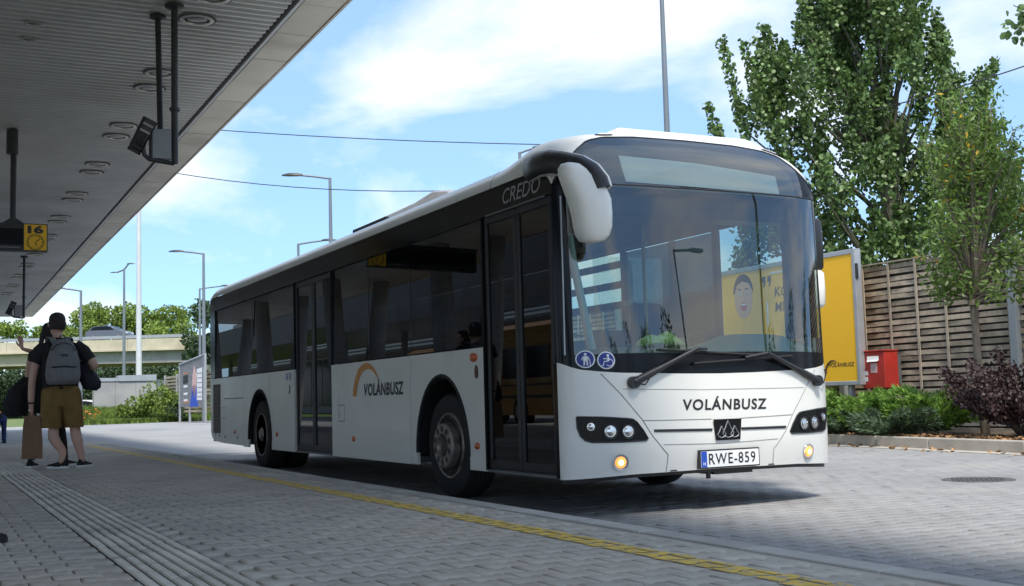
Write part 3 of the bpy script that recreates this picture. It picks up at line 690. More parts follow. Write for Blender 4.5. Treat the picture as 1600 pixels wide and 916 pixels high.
# hatch details
gr = MB().box((-.004,11.02,.46), (.002,11.52,1.235)).build('air_grille', K['brown_metal'], BUS)
for i in range(11): MB().obox((-.006, 11.27, .50+.066*i), (.006,.46,.028)).build('louvre', K['black_plastic'], gr)
for s_, z_ in ((11.35,.44),(11.1,.425),(10.7,.41),(9.9,.41)): MB().box((-.004,s_-.025,z_-.018), (.002,s_+.025,z_+.018)).build('vent_hole', K['black_plastic'], BUS)
for z_ in (.70, .86): MB().box((-.004,10.70,z_-.004), (.001,10.85,z_+.004)).build('hatch_hinge', gp, BUS)
b = MB(); b.box((-.002,4.93,.86), (.001,5.12,.868)); b.box((-.002,4.93,.68), (.001,5.12,.688)); b.box((-.0015,4.925,.69), (.001,4.93,.86)); b.box((-.0015,5.12,.69), (.001,5.125,.86)); b.build('flap_outline', gp, BUS)
MB().lathe([(.012,-.004),(.012,.001)], (0,5.09,.745), axis='x', n=12).build('flap_lock', K['galv'], BUS)
def lens(s_, z_, rs, rz_, m, name='side_marker', out=.018):
    MB().loft([[(-h, s_+rs*q*cos(2*pi*k/16), z_+rz_*q*sin(2*pi*k/16)) for k in range(16)] for q, h in ((1,-.001),(.95,out*.6),(.6,out))]).build(name, m, BUS, smooth=50)
for s_ in (1.43, 4.62, 7.72, 10.07): lens(s_, .495, .045, .030, K['orange_lens'])
lens(1.455, 1.25, .065, .040, K['orange_lens'], 'turn_signal', .03); lens(1.42, 1.125, .045, .060, K['dark_lens'], 'round_sticker', .004)
lens(7.12, 1.08, .045, .065, K['dark_lens'], 'round_sticker', .004)
for s_ in (7.08, 7.22):
    lens(s_, 1.245, .058, .058, K['sticker_white'], 'round_sticker', .003)
    MB().loft([[(-.0035-h, s_+.05*q*cos(2*pi*k/16), 1.245+.05*q*sin(2*pi*k/16)) for k in range(16)] for q, h in ((1,0),(.9,.001))]).build('sticker_field', K['sticker_blue'], BUS)
    MB().box((-.007,s_-.012,1.21), (-.005,s_+.012,1.275)).build('pictogram', K['sticker_white'], BUS)
# logo: orange arc and lettering on the side panel
arc = [(4.57,.955),(4.55,1.03),(4.50,1.12),(4.42,1.205),(4.30,1.255),(4.17,1.275),(4.05,1.262),(3.95,1.225),(3.86,1.165),(3.80,1.10)]
wid = [.062,.060,.056,.050,.042,.034,.027,.020,.012,.003]
vs = []
for k, (s_, z_) in enumerate(arc):
    a, c = arc[max(k-1,0)], arc[min(k+1,len(arc)-1)]; dx, dz = c[0]-a[0], c[1]-a[1]; l_ = sqrt(dx*dx+dz*dz); nx, nz_ = -dz/l_, dx/l_
    if k == 0: nx, nz_ = -1.0, 0.0
    vs += [(-.003, s_+nx*wid[k]*sgn, z_+nz_*wid[k]*sgn) for sgn in (1, -1)]
K['logo_orange'] = mat('logo_orange', (.62,.24,.02), .4, var=.05)
MB().add(vs, [(2*k, 2*k+1, 2*k+3, 2*k+2) for k in range(len(arc)-1)]).build('logo_arc', K['logo_orange'], BUS)
lettering('lettering', 'VOLÁNBUSZ', lambda u, v: (-.003, 4.27-u*1.16, .955+v*.165-.0*u), K['letter_black'], BUS, offset=.032, shear=.08, space=1.08)
# --- glazing of the sides
tg, bg_ = K['tinted'], K['black_gloss']
def pane(name, s0, s1, z0, z1, m, x0=.012, x1=.030, side=0, parent=BUS):
    q = (lambda x: x) if side == 0 else (lambda x: BW-x)
    return MB().add([(q(x0),s0,z0),(q(x0),s1,z0),(q(x1),s1,z1),(q(x1),s0,z1)], [(0,1,2,3)]).build(name, m, parent)
for s0, s1 in ((1.30,2.925),(2.935,4.14),(4.15,5.37),(6.91,8.24),(8.25,9.66),(9.67,11.41)):
    pane('side_window', s0, s1, 1.34, 2.42, tg)
    o = MB().box((.034,s0-.03,1.33), (.075,s0+.04,2.42)).build('window_post', K['black_plastic'], BUS)
for s0, s1 in ((.30,1.28),(1.30,2.925),(2.935,4.14),(4.15,5.37),(5.38,6.90),(6.91,8.24),(8.25,9.66),(9.67,11.41)):
    pane('side_window', s0, s1, 1.34, 2.42, K['clear'] if s0 < .5 or s0 == 2.935 else K['tinted_far'], side=1); MB().box((BW-.08,s0-.03,1.33), (BW-.034,s0+.04,2.42)).build('window_post', K['black_plastic'], BUS)
side_panel('frieze_panel', [(.0,2.43),(11.41,2.43),(11.41,2.643),(.0,2.643)], bg_, x=.008, th=.02); side_panel('frieze_panel', [(.0,2.43),(11.41,2.43),(11.41,2.643),(.0,2.643)], bg_, side=1, x=.008, th=.02)
MB().box((.0,5.376,1.33), (.05,5.398,2.43)).build('door_post', bg_, BUS); MB().box((.0,6.885,1.33), (.05,6.905,2.43)).build('door_post', bg_, BUS); MB().box((.0,1.252,.30), (.05,1.276,2.43)).build('door_post', bg_, BUS)
MB().box((.005,9.0,1.86), (.011,9.045,2.40)).build('hopper_frame', K['black_plastic'], BUS)
for z_ in (1.86, 2.08, 2.30): MB().box((BW-.05,2.97,z_-.04), (BW-.035,4.12,z_+.04)).build('hopper_frame', K['black_plastic'], BUS)
MB().box((BW-.03,.02,1.33), (BW,.32,2.5)).build('driver_window_frame', K['black_gloss'], BUS)
# --- doors
def door(s0, s1):
    mid = (s0+s1)/2
    for a, c in ((s0+.012, mid-.008), (mid+.008, s1-.012)):
        fr = MB(); x0, x1 = .020, .055
        for q in (((a,.315),(c,.39)), ((a,2.36),(c,2.425)), ((a,.39),(a+.045,2.36)), ((c-.045,.39),(c,2.36))): fr.box((x0,q[0][0],q[0][1]), (x1,q[1][0],q[1][1]))
        lf = fr.build('door_leaf', K['black_plastic'], BUS, bevel=.006)
        MB().add([(.036,a+.045,.39),(.036,c-.045,.39),(.036,c-.045,2.36),(.036,a+.045,2.36)], [(0,1,2,3)]).build('door_glass', K['door_glass'], lf)
        MB().tube([(.075,a+.12,.75),(.10,a+.12,.80),(.10,a+.12,1.5),(.075,a+.12,1.55)], .016, 8).build('grab_rail', K['galv'], lf, smooth=60)
    MB().box((.004,s0+.01,.285), (.045,s1-.01,.306)).build('door_sill', K['grey_metal'], BUS)
door(.055, 1.25); door(5.40, 6.885)
MB().box((.0,.0,.29), (.04,.05,1.14)).build('door_front_post', bg_, BUS)
lettering('lettering', 'CREDO', lambda u, v: (.005, .84-u*.66, 2.475+v*.125), K['badge_grey'], BUS, offset=.006, shear=.3)
MB().tube([(.004,1.16,2.428),(.004,.12,2.428)], .008, 6).build('door_rail', K['grey_metal'], BUS)
# --- wheels
def wheel(x, s, dirn, steer=0, rim_in=False):
    root = MB(); R_, Wd = .478, .26
    pr = [(.30,0),(.40,-.012),(.455,0),(.474,.03),(.478,.07),(.478,.19),(.474,.23),(.455,.26),(.30,.26)]
    root.lathe([(r, h) for r, h in pr], axis='x', n=40)
    o = root.build('wheel', K['rubber'], BUS, smooth=40); o.location = (x, s, .478); o.rotation_euler = (0, 0, steer); o.scale = (dirn, 1, 1)
    for k in range(3):
        MB().lathe([(.4795,.085+.04*k),(.4795,.092+.04*k)], axis='x', n=40, cap=False).build('tread_groove', K['gap'], o)
    if not rim_in: prof = [(.30,.0),(.292,-.014),(.280,-.012),(.272,.03),(.262,.09),(.225,.10),(.210,.03),(.204,-.06),(.192,-.075),(.112,-.078),(.104,-.06),(.098,-.02),(.0,-.02)]
    else: prof = [(.30,.0),(.290,-.012),(.282,-.01),(.275,.06),(.24,.12),(.15,.13),(.11,.10),(.10,.0),(.06,-.03),(0,-.03)]
    rm = MB().lathe(prof, axis='x', n=40).build('rim', K['rim'], o, smooth=30)
    if not rim_in:
        for k in range(10):
            a = 2*pi*(k+.5)/10; MB().lathe([(.030,-.079),(.026,-.081),(.0,-.081)], (0,.152*cos(a),.152*sin(a)), axis='x', n=10).build('hand_hole', K['gap'], rm)
        for k in range(8):
            a = 2*pi*k/8; MB().obox((.088,.242*cos(a),.242*sin(a)), (.012,.035,.035)).build('vent_hole', K['gap'], rm)
        MB().lathe([(.097,-.022),(.06,-.03),(.05,-.05),(0,-.05)], axis='x', n=20).build('hub', K['gap'], rm)
    return o
wheel(.085, 2.21, 1, steer=.03); wheel(BW-.085, 2.21, -1, steer=.03)
wheel(.03, 8.62, 1, rim_in=True); wheel(BW-.03, 8.62, -1, rim_in=True); wheel(.34, 8.62, 1, rim_in=True); wheel(BW-.34, 8.62, -1, rim_in=True)
for (c, hw, top) in (FA, RA):
    for sx in (1, -1):
        X = (lambda x: x) if sx == 1 else (lambda x: BW-x); rings = []
        for i in range(21):
            a = pi*i/20; rings.append([(X(.028),c-hw*cos(a),.40+(top-.40)*sin(a)), (X(.028),c-(hw-.03)*cos(a),.40+(top-.43)*sin(a)), (X(.75),c-(hw-.03)*cos(a),.40+(top-.43)*sin(a)), (X(.75),c-hw*cos(a),.40+(top-.40)*sin(a))])
        MB().loft(rings).build('wheel_arch', K['black_plastic'], BUS, smooth=40)
        MB().tube([(X(.01),c-hw*cos(pi*i/20),.40+(top-.40)*sin(pi*i/20)) for i in range(21)], .022, 6).build('arch_lip', K['rubber'], BUS, smooth=60)
# --- underbody, floor, inside
b = MB(); b.box((.04,.05,.30), (BW-.04,1.55,.36)); b.box((.04,2.85,.30), (BW-.04,7.9,.36)); b.box((.04,9.3,.32), (BW-.04,11.7,.40)); b.box((.76,1.55,.30), (BW-.76,2.85,.37)); b.box((.76,7.9,.30), (BW-.76,9.3,.42)); b.build('floor', K['bus_floor'], BUS)
b = MB(); b.box((.76,1.5,.36), (.80,2.9,1.15)); b.box((BW-.80,1.5,.36), (BW-.76,2.9,1.15)); b.box((.05,1.5,1.13), (.80,2.9,1.17)); b.box((BW-.80,1.5,1.13), (BW-.05,2.9,1.17))
b.box((.76,7.9,.36), (.80,9.3,1.15)); b.box((BW-.80,7.9,.36), (BW-.76,9.3,1.15)); b.box((.05,7.9,1.13), (.80,9.3,1.17)); b.box((BW-.80,7.9,1.13), (BW-.05,9.3,1.17)); b.box((.05,10.3,.41), (BW-.05,11.6,1.25)); b.build('wheel_box', K['bus_inside'], BUS)
MB().box((.08,.5,2.52), (BW-.08,11.65,2.56)).build('ceiling', K['bus_inside'], BUS)
def seat(x, s):
    b = MB(); b.box((x,s-.02,.80), (x+.44,s+.42,.90)); b.loft([[(x,s+.38,.88),(x+.44,s+.38,.88),(x+.44,s+.46,.88),(x,s+.46,.88)], [(x+.02,s+.50,1.50),(x+.42,s+.50,1.50),(x+.42,s+.56,1.50),(x+.02,s+.56,1.50)]])
    o = b.build('passenger_seat', K['seat_fabric'], BUS, bevel=.03); MB().box((x+.18,s+.1,.36), (x+.26,s+.3,.80)).build('seat_leg', K['grey_metal'], o)
    MB().tube([(x+.04,s+.53,1.49),(x+.06,s+.54,1.56),(x+.38,s+.54,1.56),(x+.40,s+.53,1.49)], .016, 6).build('grab_handle', K['rail_yellow'], o, smooth=60)
for s in (3.0, 3.8, 4.5, 7.1, 7.9, 8.7, 9.5):
    for x in ((.12, .60) if s != 4.5 else ()): seat(x, s)
    for x in (1.50, 1.98): seat(x, s)
for s, x in ((1.35,.85),(1.35,1.7),(2.95,1.0),(5.35,.85),(5.35,1.7),(6.9,.85),(6.9,1.7)): MB().tube([(x,s,.36),(x,s,2.52)], .017, 8).build('hand_pole', K['rail_yellow'], BUS, smooth=60)
for x in (.85, 1.7): MB().tube([(x,1.3,2.28),(x,10.2,2.28)], .016, 8).build('hand_rail', K['rail_yellow'], BUS, smooth=60)
# dashboard, instrument hump, wheel, driver's seat and cab wall
rings = []
for w in [.12+.115*i for i in range(21)]:
    s0 = sfront(w, 1.2)+.05; hump = .10*max(0, 1-((w-1.85)/.55)**4) if 1.3 < w < 2.4 else 0
    rings.append([(w,s0,.95),(w,s0,1.20),(w,s0+.05,1.245),(w,s0+.22,1.26+hump),(w,s0+.42,1.24+hump*.8),(w,s0+.48,1.10),(w,s0+.45,.95)])
MB().loft(rings).build('dashboard', K['dash'], BUS, smooth=50)
b = MB(); n = 24; c = Vector((1.88,.62,1.28)); u = Vector((1,0,0)); v = Vector((0,.80,.60)); b.tube([tuple(c+(u*cos(2*pi*i/n)+v*sin(2*pi*i/n))*.23) for i in range(n+1)], .016, 8)
for a in (.3, 2.84, 4.71): b.tube([tuple(c), tuple(c+(u*cos(a)+v*sin(a))*.23)], .014, 6)
b.tube([tuple(c), (1.88,.40,1.0)], .04, 8); b.build('steering_wheel', K['black_plastic'], BUS, smooth=60)
b = MB(); b.box((1.62,.95,.85), (2.12,1.45,.98)); b.loft([[(1.64,1.42,.95),(2.10,1.42,.95),(2.10,1.54,.95),(1.64,1.54,.95)], [(1.70,1.56,1.75),(2.04,1.56,1.75),(2.04,1.65,1.75),(1.70,1.65,1.75)]]); b.build('driver_seat', K['seat_fabric'], BUS, bevel=.04)
b = MB(); b.box((1.35,1.72,.36), (2.48,1.75,1.5)); b.box((1.32,.75,.36), (1.35,1.75,1.35)); b.build('cab_wall', K['bus_inside'], BUS)
MB().box((1.38,1.73,1.5), (2.46,1.735,2.2)).build('cab_glass', K['clear'], BUS)
MB().tube([(.10,.02,2.45),(.16,-.02,1.9),(.27,-.08,1.21)], .032, 8).build('cab_pillar', K['white_matte'], BUS, smooth=60)
MB().box((.30,.02,2.30), (2.25,.30,2.47)).build('blind_box', K['black_plastic'], BUS, bevel=.02)
MB().box((.95,.0,1.26), (1.18,.10,1.33)).build('ticket_machine', K['grey_metal'], BUS, bevel=.015)
# --- mirrors
def mring(c, a, h, w, n=14):     # ring across the arm: a = travel direction
    a = Vector(a).normalized(); side = Vector((.95,.25,0)).normalized(); side = (side-a*side.dot(a)).normalized(); up = side.cross(a).normalized()
    return [tuple(Vector(c)+side*cos(2*pi*k/n)*w+up*sin(2*pi*k/n)*h) for k in range(n)]
def mloft(path, name, m, par=BUS):
    P = [Vector(p[0]) for p in path]; rings = [mring(P[i], P[min(i+1,len(P)-1)]-P[max(i-1,0)], path[i][1], path[i][2]) for i in range(len(P))]
    return MB().loft(rings).build(name, m, par, smooth=60)
AP = [(.03,.40,2.66),(-.03,.30,2.665),(-.075,.05,2.66),(-.085,-.16,2.635),(-.065,-.29,2.60),(-.01,-.44,2.545),(.04,-.515,2.485),(.075,-.55,2.42),(.09,-.56,2.365)]
AW = [.03,.05,.065,.075,.08,.083,.083,.08,.076]; AH = [.085,.088,.088,.088,.088,.088,.088,.085,.080]
mr = mloft([(p, h, w) for p, h, w in zip(AP, AH, AW)], 'mirror_arm', K['black_plastic'])
mloft([((p[0]+.045, p[1]+.055, p[2]+.006), h*1.10, w*1.02) for p, h, w in zip(AP, AH, AW)], 'mirror_arm_cover', wht, mr)
b = MB(); rings = []
for z, c, hw, hd_, sc in ((2.555,-.12,.03,.03,0),(2.545,-.115,.07,.06,0),(2.51,-.10,.105,.085,0),(2.46,-.065,.135,.10,0),(2.38,-.005,.165,.11,0),(2.30,.03,.165,.12,0),(2.20,.048,.150,.12,0),(2.10,.052,.140,.115,0),(2.04,.048,.125,.10,0),(2.0,.040,.09,.08,0),(1.985,.035,.04,.04,0)):
    rings.append([(c+hw*np.sign(cos(a))*abs(cos(a))**.8, -.50+hd_*np.sign(sin(a))*abs(sin(a))**.8, z) for a in [2*pi*k/22 for k in range(22)]])
b.loft(rings); b.build('mirror_housing', wht, mr, smooth=60)
MB().box((-.08,-.372,2.06), (.16,-.366,2.40)).build('mirror_glass', K['chrome'], mr)
mr2 = mloft([((BW-.05,.55,2.60),.05,.03),((BW+.06,.40,2.58),.05,.05),((BW+.12,.24,2.50),.05,.06),((BW+.13,.20,2.36),.05,.06)], 'mirror_arm', K['black_gloss'])
for nm, z0, z1, m_ in (('mirror_housing',1.92,2.38,K['black_plastic']), ('mirror_cover',1.60,1.93,wht)):
    rings = [[(BW+.13+.115*q*np.sign(cos(a))*abs(cos(a))**.7, +.20+.07*q*np.sign(sin(a))*abs(sin(a))**.7, z) for a in [2*pi*k/18 for k in range(18)]] for z, q in ((z0,.7),(z0+.03,.95),((z0+z1)/2,1),(z1-.03,.95),(z1,.7))]
    MB().loft(rings).build(nm, m_, mr2, smooth=60)
MB().tube([(BW-.01,.10,1.20),(BW+.035,.06,1.22),(BW+.035,.06,1.33)], .024, 8).build('low_mirror', K['black_plastic'], BUS, smooth=50)
# the bits hanging under the bumper
b = MB(); b.box((1.25,-.20,.262), (1.62,.3,.285)); b.box((1.17,-.22,.235), (1.20,-.20,.29)); b.build('tow_bracket', K['black_plastic'], BUS)
for w in (.80, 1.73): front_patch('jack_mark', [(w,.312),(w+.07,.312),(w+.06,.322),(w+.01,.322)], .002, gp)
# a yellow green work vest lying on the dashboard
b = MB(); rings = []
for i, (x, h, d) in enumerate(((.0,.015,.03),(.05,.05,.09),(.12,.07,.11),(.20,.06,.10),(.28,.09,.11),(.36,.05,.09),(.42,.03,.05),(.45,.01,.02))): rings.append([(.66+x, -.08+d*cos(2*pi*k/10), 1.255+max(0,h*(sin(2*pi*k/10)+.4))) for k in range(10)])
b.loft(rings); v_ = b.build('folded_vest', K['hi_vis'], smooth=60, loc=(4.2263, 7.6197, ZR)); v_.data.materials[0] = mat('vest_pale', (.32,.42,.16), .9, var=.2, vs=30); tag(v_, 'pale green crumpled vest lying on the dashboard behind the windscreen', 'vest')

# ------------------------------------------------------------------ people
def skin_body(name, nodes, edges, m, parent, root=0, sub=1):
    me = bpy.data.meshes.new(name); me.from_pydata([n[:3] for n in nodes], edges, [])
    o = bpy.data.objects.new(name, me); COL.objects.link(o); o.modifiers.new('s', 'SKIN')
    for i, n in enumerate(nodes): me.skin_vertices[0].data[i].radius = (n[3], n[3])
    me.skin_vertices[0].data[root].use_root = True
    q = o.modifiers.new('u', 'SUBSURF'); q.levels = sub; q.render_levels = sub
    dg = bpy.context.evaluated_depsgraph_get(); dg.update(); ne = bpy.data.meshes.new_from_object(o.evaluated_get(dg))
    bpy.data.objects.remove(o); ne.materials.clear(); ne.materials.append(m); return put(name, ne, parent, 180)
class Fig:
    def __init__(s): s.n = []; s.e = []
    def add(s, p, r, prev=None):
        s.n.append((*p, r)); i = len(s.n)-1
        if prev is not None: s.e.append((prev, i))
        return i
    def chain(s, pts, prev):
        for p, r in pts: prev = s.add(p, r, prev)
        return prev
    def hand(s, wrist, pos, d, side, curl=.5):     # palm, four bent fingers, thumb
        d = Vector(d).normalized(); side = Vector(side).normalized(); nrm = d.cross(side)
        p = Vector(pos); palm = s.add(tuple(p+d*.045), .026, wrist)
        for k, l in enumerate((.036,.042,.040,.030)):
            b0 = p+d*.082+side*(.024-.016*k); b1 = b0+(d*cos(curl*.6)+nrm*sin(curl*.6))*l; b2 = b1+(d*cos(curl*1.6)+nrm*sin(curl*1.6))*l*.8
            s.chain([(tuple(b0), .0105), (tuple(b1), .0095), (tuple(b2), .0075)], palm)
        t0 = p+d*.03+side*.034; s.chain([(tuple(t0), .012), (tuple(t0+d*.03+side*.014+nrm*.01), .0105), (tuple(t0+d*.055+side*.010+nrm*.022), .0085)], palm)
def ell(c, hw, hd, n=16, p=1.0): return [(c[0]+hw*np.sign(cos(a))*abs(cos(a))**p, c[1]+hd*np.sign(sin(a))*abs(sin(a))**p, c[2]) for a in [2*pi*k/n for k in range(n)]]
def head(parent, c, turn, hair, long=False, wide=1.0):
    R = Matrix.Rotation(turn, 3, 'Z'); C0 = Vector(c); T = lambda p: tuple(C0+R@Vector((p[0]*wide, p[1], p[2])))
    b = MB(); rings = []
    for z, hw, hd, yo in ((-.135,.045,.05,.03),(-.115,.056,.075,.022),(-.06,.068,.09,.008),(0,.075,.098,0),(.05,.076,.10,-.003),(.09,.066,.088,-.004),(.118,.040,.055,-.004),(.128,.012,.018,-.004)): rings.append([T(p) for p in ell((0,yo,z), hw, hd, 20)])
    b.loft(rings); b.loft([[T((x*w, y, z)) for x, z, y in ((-1,-.045,.094),(1,-.045,.094),(.4,.02,.098),(-.4,.02,.098))] if False else [T((dx, .088+dy, dz)) for dx, dz in ((-.016,-.05),(.016,-.05),(.007,.0),(-.007,.0))] for dy, w in ((0,.016),(.026,.010))])
    for sx in (-1, 1):
        b.loft([[T((sx*(.072+h), -.005+q*.022*cos(2*pi*k/10), -.01+q*.034*sin(2*pi*k/10))) for k in range(10)] for q, h in ((.8,0),(1,.012),(.8,.018))])
    o = b.build('head', K['skin'], parent, smooth=70)
    for sx in (-1, 1): MB().loft([[T((sx*.03+.011*q*cos(2*pi*k/10), .0955+h, .005+.006*q*sin(2*pi*k/10))) for k in range(10)] for q, h in ((1,0),(.5,.004))]).build('eye', K['hair'], o)
    MB().loft([[T((.024*q*cos(2*pi*k/10), .094+h, -.075+.008*q*sin(2*pi*k/10))) for k in range(10)] for q, h in ((1,0),(.6,.004))]).build('mouth', K['lips'], o)
    b = MB(); rings = []; z0 = -.075
    for z, q, yo in ((z0,.98,-.020),(-.05,1.06,-.020),(0,1.08,-.022),(.06,1.09,-.014),(.095,1.04,-.010),(.122,.78,-.008),(.138,.30,-.006)):
        hw, hd = .075*q, .092*q
        if z > .09: hw *= .93
        rings.append([T((x, y if y < .03 or z > .07 else min(y, -.0+.03), z)) for x, y, _ in ell((0,yo,z), hw, hd, 20)])
    b.loft(rings)
    if long: b.loft([[T(p) for p in ell((0,-.10-.012*i,.06-.055*i), .03*q, .024*q, 10)] for i, q in enumerate((.6,1.1,1.2,1.1,1.0,.8,.4))])
    b.build('hair', hair, o, smooth=70); return o
def shoe(parent, pos, ang, m, l=.29, sole='white_matte'):
    R = Matrix.Rotation(ang, 3, 'Z'); P = Vector(pos); T = lambda x, y, z: tuple(P+R@Vector((x, y, z)))
    def outline(q, z): return [T(q*w, y*l, z) for w, y in ((.036,-.28),(.04,-.1),(.040,.2),(.048,.45),(.040,.62),(.018,.71),(-.018,.70),(-.040,.60),(-.046,.42),(-.038,.2),(-.038,-.1),(-.034,-.28))]
    o = MB().loft([outline(1.0,.0), outline(1.06,.008), outline(1.04,.028)]).build('shoe', K[sole], parent, smooth=50)
    b = MB(); rings = []
    for y, hw, h, in ((-.27,.03,.085),(-.2,.038,.10),(-.05,.040,.105),(.1,.041,.092),(.25,.043,.072),(.45,.045,.058),(.6,.036,.05),(.69,.014,.042)): rings.append([T(hw*cos(a), y*l, .02+max(0,(h-.02))*sin(a)) for a in [pi*k/9 for k in range(10)]])
    b.loft(rings); b.build('upper', m, o, smooth=60)
    for k in range(3): MB().tube([T(-.022,.10*l+.055*k*l*1.2,.094-.010*k), T(.022,.10*l+.055*k*l*1.2,.094-.010*k)], .005, 5).build('lace', K['white_matte'], o)
    return o
def torso(parent, name, rings, m, sleeves=()):
    b = MB(); b.loft([ell((x, y, z), hw, hd, 20, .8) for x, y, z, hw, hd in rings])
    for pts, rr in sleeves: b.tube(pts, rr, 12)
    return b.build(name, m, parent, smooth=60)
def leg_cloth(parent, name, hips, legs, m):
    b = MB(); b.loft([ell(h[:3], h[3], h[4], 18, .8) for h in hips])
    for l in legs: b.loft([ell(p[:3], p[3], p[4], 16, .9) for p in l])
    return b.build(name, m, parent, smooth=60)

# --- the man seen from behind
MAN = thing('person', 'man in black t-shirt and brown shorts standing with his back turned, grey backpack on', 'person', (1.53,15.05,0), -.1013, 'people waiting on the platform')
f = Fig(); pel = f.add((-.03,0,.95), .13); ch = f.chain([((-.03,0,1.12),.13), ((-.04,0,1.34),.15)], pel); f.chain([((-.07,0,1.53),.068), ((-.075,.005,1.60),.060), ((-.08,.01,1.68),.070)], ch)
w = f.chain([((-.24,0,1.46),.070), ((-.325,.0,1.25),.056), ((-.355,.02,1.06),.048), ((-.365,.05,.86),.042), ((-.36,.07,.74),.029)], ch); f.hand(w, (-.36,.075,.72), (0,.1,-1), (.25,.95,0), .9)
w = f.chain([((.19,0,1.46),.070), ((.29,-.03,1.33),.058), ((.36,-.05,1.20),.052), ((.29,.14,1.22),.042), ((.18,.30,1.28),.029)], ch); f.hand(w, (.17,.31,1.285), (-.8,.5,.2), (0,-.2,1), .9)
for hx, kx, ax, ky in ((-.125,-.105,-.02,.0), (.075,.125,.21,.03)): f.chain([((hx,0,.86),.092), ((kx,ky,.50),.062), ((kx+.02*np.sign(ax),ky-.012,.37),.074), ((ax-.02*np.sign(ax),ky,.20),.050), ((ax,ky,.10),.040), ((ax,ky,.05),.036)], pel)
skin_body('body', f.n, f.e, K['skin'], MAN); head(MAN, (-.08,.015,1.742), .12, K['hair'], False, 1.18)
torso(MAN, 'tshirt', [(-.04,0,.88,.205,.125),(-.04,0,.98,.205,.13),(-.04,0,1.12,.20,.125),(-.04,0,1.30,.235,.135),(-.045,0,1.42,.25,.125),(-.05,0,1.50,.20,.10),(-.065,0,1.545,.105,.085),(-.075,0,1.57,.070,.070)], K['black_cloth'],
      [([(-.20,0,1.47),(-.275,0,1.40),(-.33,0,1.27)], [.085,.085,.080]), ([(.12,0,1.47),(.22,-.01,1.40),(.295,-.03,1.29)], [.085,.085,.080])])
leg_cloth(MAN, 'shorts', [(-.035,0,1.0,.19,.125),(-.03,0,.92,.225,.15),(-.025,0,.80,.235,.15),(-.02,0,.74,.23,.14)], [[(-.13,0,.82,.125,.14),(-.135,0,.65,.128,.14),(-.13,0,.50,.118,.125),(-.13,0,.485,.112,.12)], [(.08,0,.82,.125,.14),(.095,.01,.65,.125,.14),(.115,.02,.50,.115,.125),(.115,.02,.485,.11,.12)]], K['khaki'])
MB().tube([(-.235,.0,.93),(-.03,-.145,.965),(.18,0,.93)], .012, 6).build('hem', K['black_cloth'], MAN)
b = MB(); b.tube([(-.3615+.034*cos(a), .062+.036*sin(a), .79) for a in [2*pi*k/12 for k in range(13)]], .012, 6); b.obox((-.395,.06,.79), (.014,.03,.034)); b.build('wrist_watch', K['black_plastic'], MAN)
shoe(MAN, (-.02,.02,0), .95, K['black_cloth']); shoe(MAN, (.215,.05,0), -.55, K['black_cloth'])
# --- his backpack, worn on both shoulders
BP = thing('backpack', 'grey cloth backpack on the back of the man in black', 'backpack', (1.53,15.05,0), -.1013)
def packring(z, hw, d0, d1, cx=-.01): return [(cx+hw*sx, y, z) for sx, y in ((-.85,d0),(.85,d0),(1,d0-.02),(1,d1+.05),(.8,d1+.01),(0,d1-.015),(-.8,d1+.01),(-1,d1+.05),(-1,d0-.02))]
MB().loft([packring(1.00,.15,-.12,-.235), packring(1.02,.185,-.12,-.265), packring(1.12,.198,-.12,-.285), packring(1.28,.185,-.12,-.275), packring(1.40,.155,-.12,-.25), packring(1.50,.11,-.12,-.21), packring(1.545,.06,-.115,-.17)]).build('main_bag', K['backpack_grey'], BP, smooth=50)
MB().loft([packring(1.035,.14,-.25,-.315,.0), packring(1.06,.155,-.25,-.325,.0), packring(1.17,.155,-.25,-.325,.0), packring(1.215,.14,-.25,-.31,.0)]).build('front_pocket', K['backpack_grey'], BP, smooth=50)
MB().tube([(-.135,-.318,1.205),(0,-.332,1.212),(.135,-.318,1.205)], .008, 6).build('zip', K['black_plastic'], BP); MB().box((-.035,-.290,1.335),(.045,-.272,1.36)).build('patch', K['black_plastic'], BP)
MB().tube([(-.15,-.25,1.40),(-.08,-.232,1.475),(0,-.225,1.50),(.08,-.232,1.475),(.14,-.25,1.40)], .006, 6).build('zip', K['black_plastic'], BP, smooth=60)
for sx, x1 in ((-1,-.20), (1,.10)): MB().loft([[(x+dx, y, z+dz) for dx, dz in ((-.036,0),(.036,0),(.036,.014),(-.036,.014))] for x, y, z in ((-.03+sx*.055,-.14,1.47),(-.045+sx*.085,-.10,1.545),(-.06+sx*.105,-.02,1.57),(-.055+sx*.125,.08,1.545),(-.05+sx*.13,.15,1.40))]).build('strap', K['backpack_grey'], BP)
MB().tube([(-.05,-.16,1.53),(-.04,-.165,1.585),(.0,-.165,1.585),(.01,-.16,1.53)], .010, 6).build('top_loop', K['black_plastic'], BP, smooth=60)
def lumpy(name, label, cat, loc, rz, rings, m, seed, strap=None):
    r = random.Random(seed); o_ = thing(name, label, cat, loc, rz); R_ = []
    for x, y, z, hw, hd in rings: R_.append([(px+r.uniform(-.012,.012), py+r.uniform(-.012,.012), pz+r.uniform(-.01,.01)) for px, py, pz in ell((x,y,z), hw, hd, 14, .75)])
    MB().loft(R_).build('bag_body', m, o_, smooth=70)
    if strap: MB().tube(strap, .014, 6).build('strap', m, o_, smooth=60)
    return o_
lumpy('shoulder_bag', "black puffy bag hanging at the man's right side below his elbow", 'bag', (1.53,15.05,0), -.1013, [(.33,.10,.93,.05,.05),(.32,.10,.955,.10,.09),(.31,.10,1.03,.125,.11),(.27,.10,1.13,.11,.10),(.23,.09,1.22,.075,.08),(.20,.08,1.28,.04,.05)], K['navy_cloth'], 3, [(.16,.10,1.50),(.22,.10,1.38),(.24,.08,1.28)])
PB = thing('paper_bag', "tall brown paper carrier bag held in the man's left hand", 'bag', (1.53,15.05,0), -.1013)
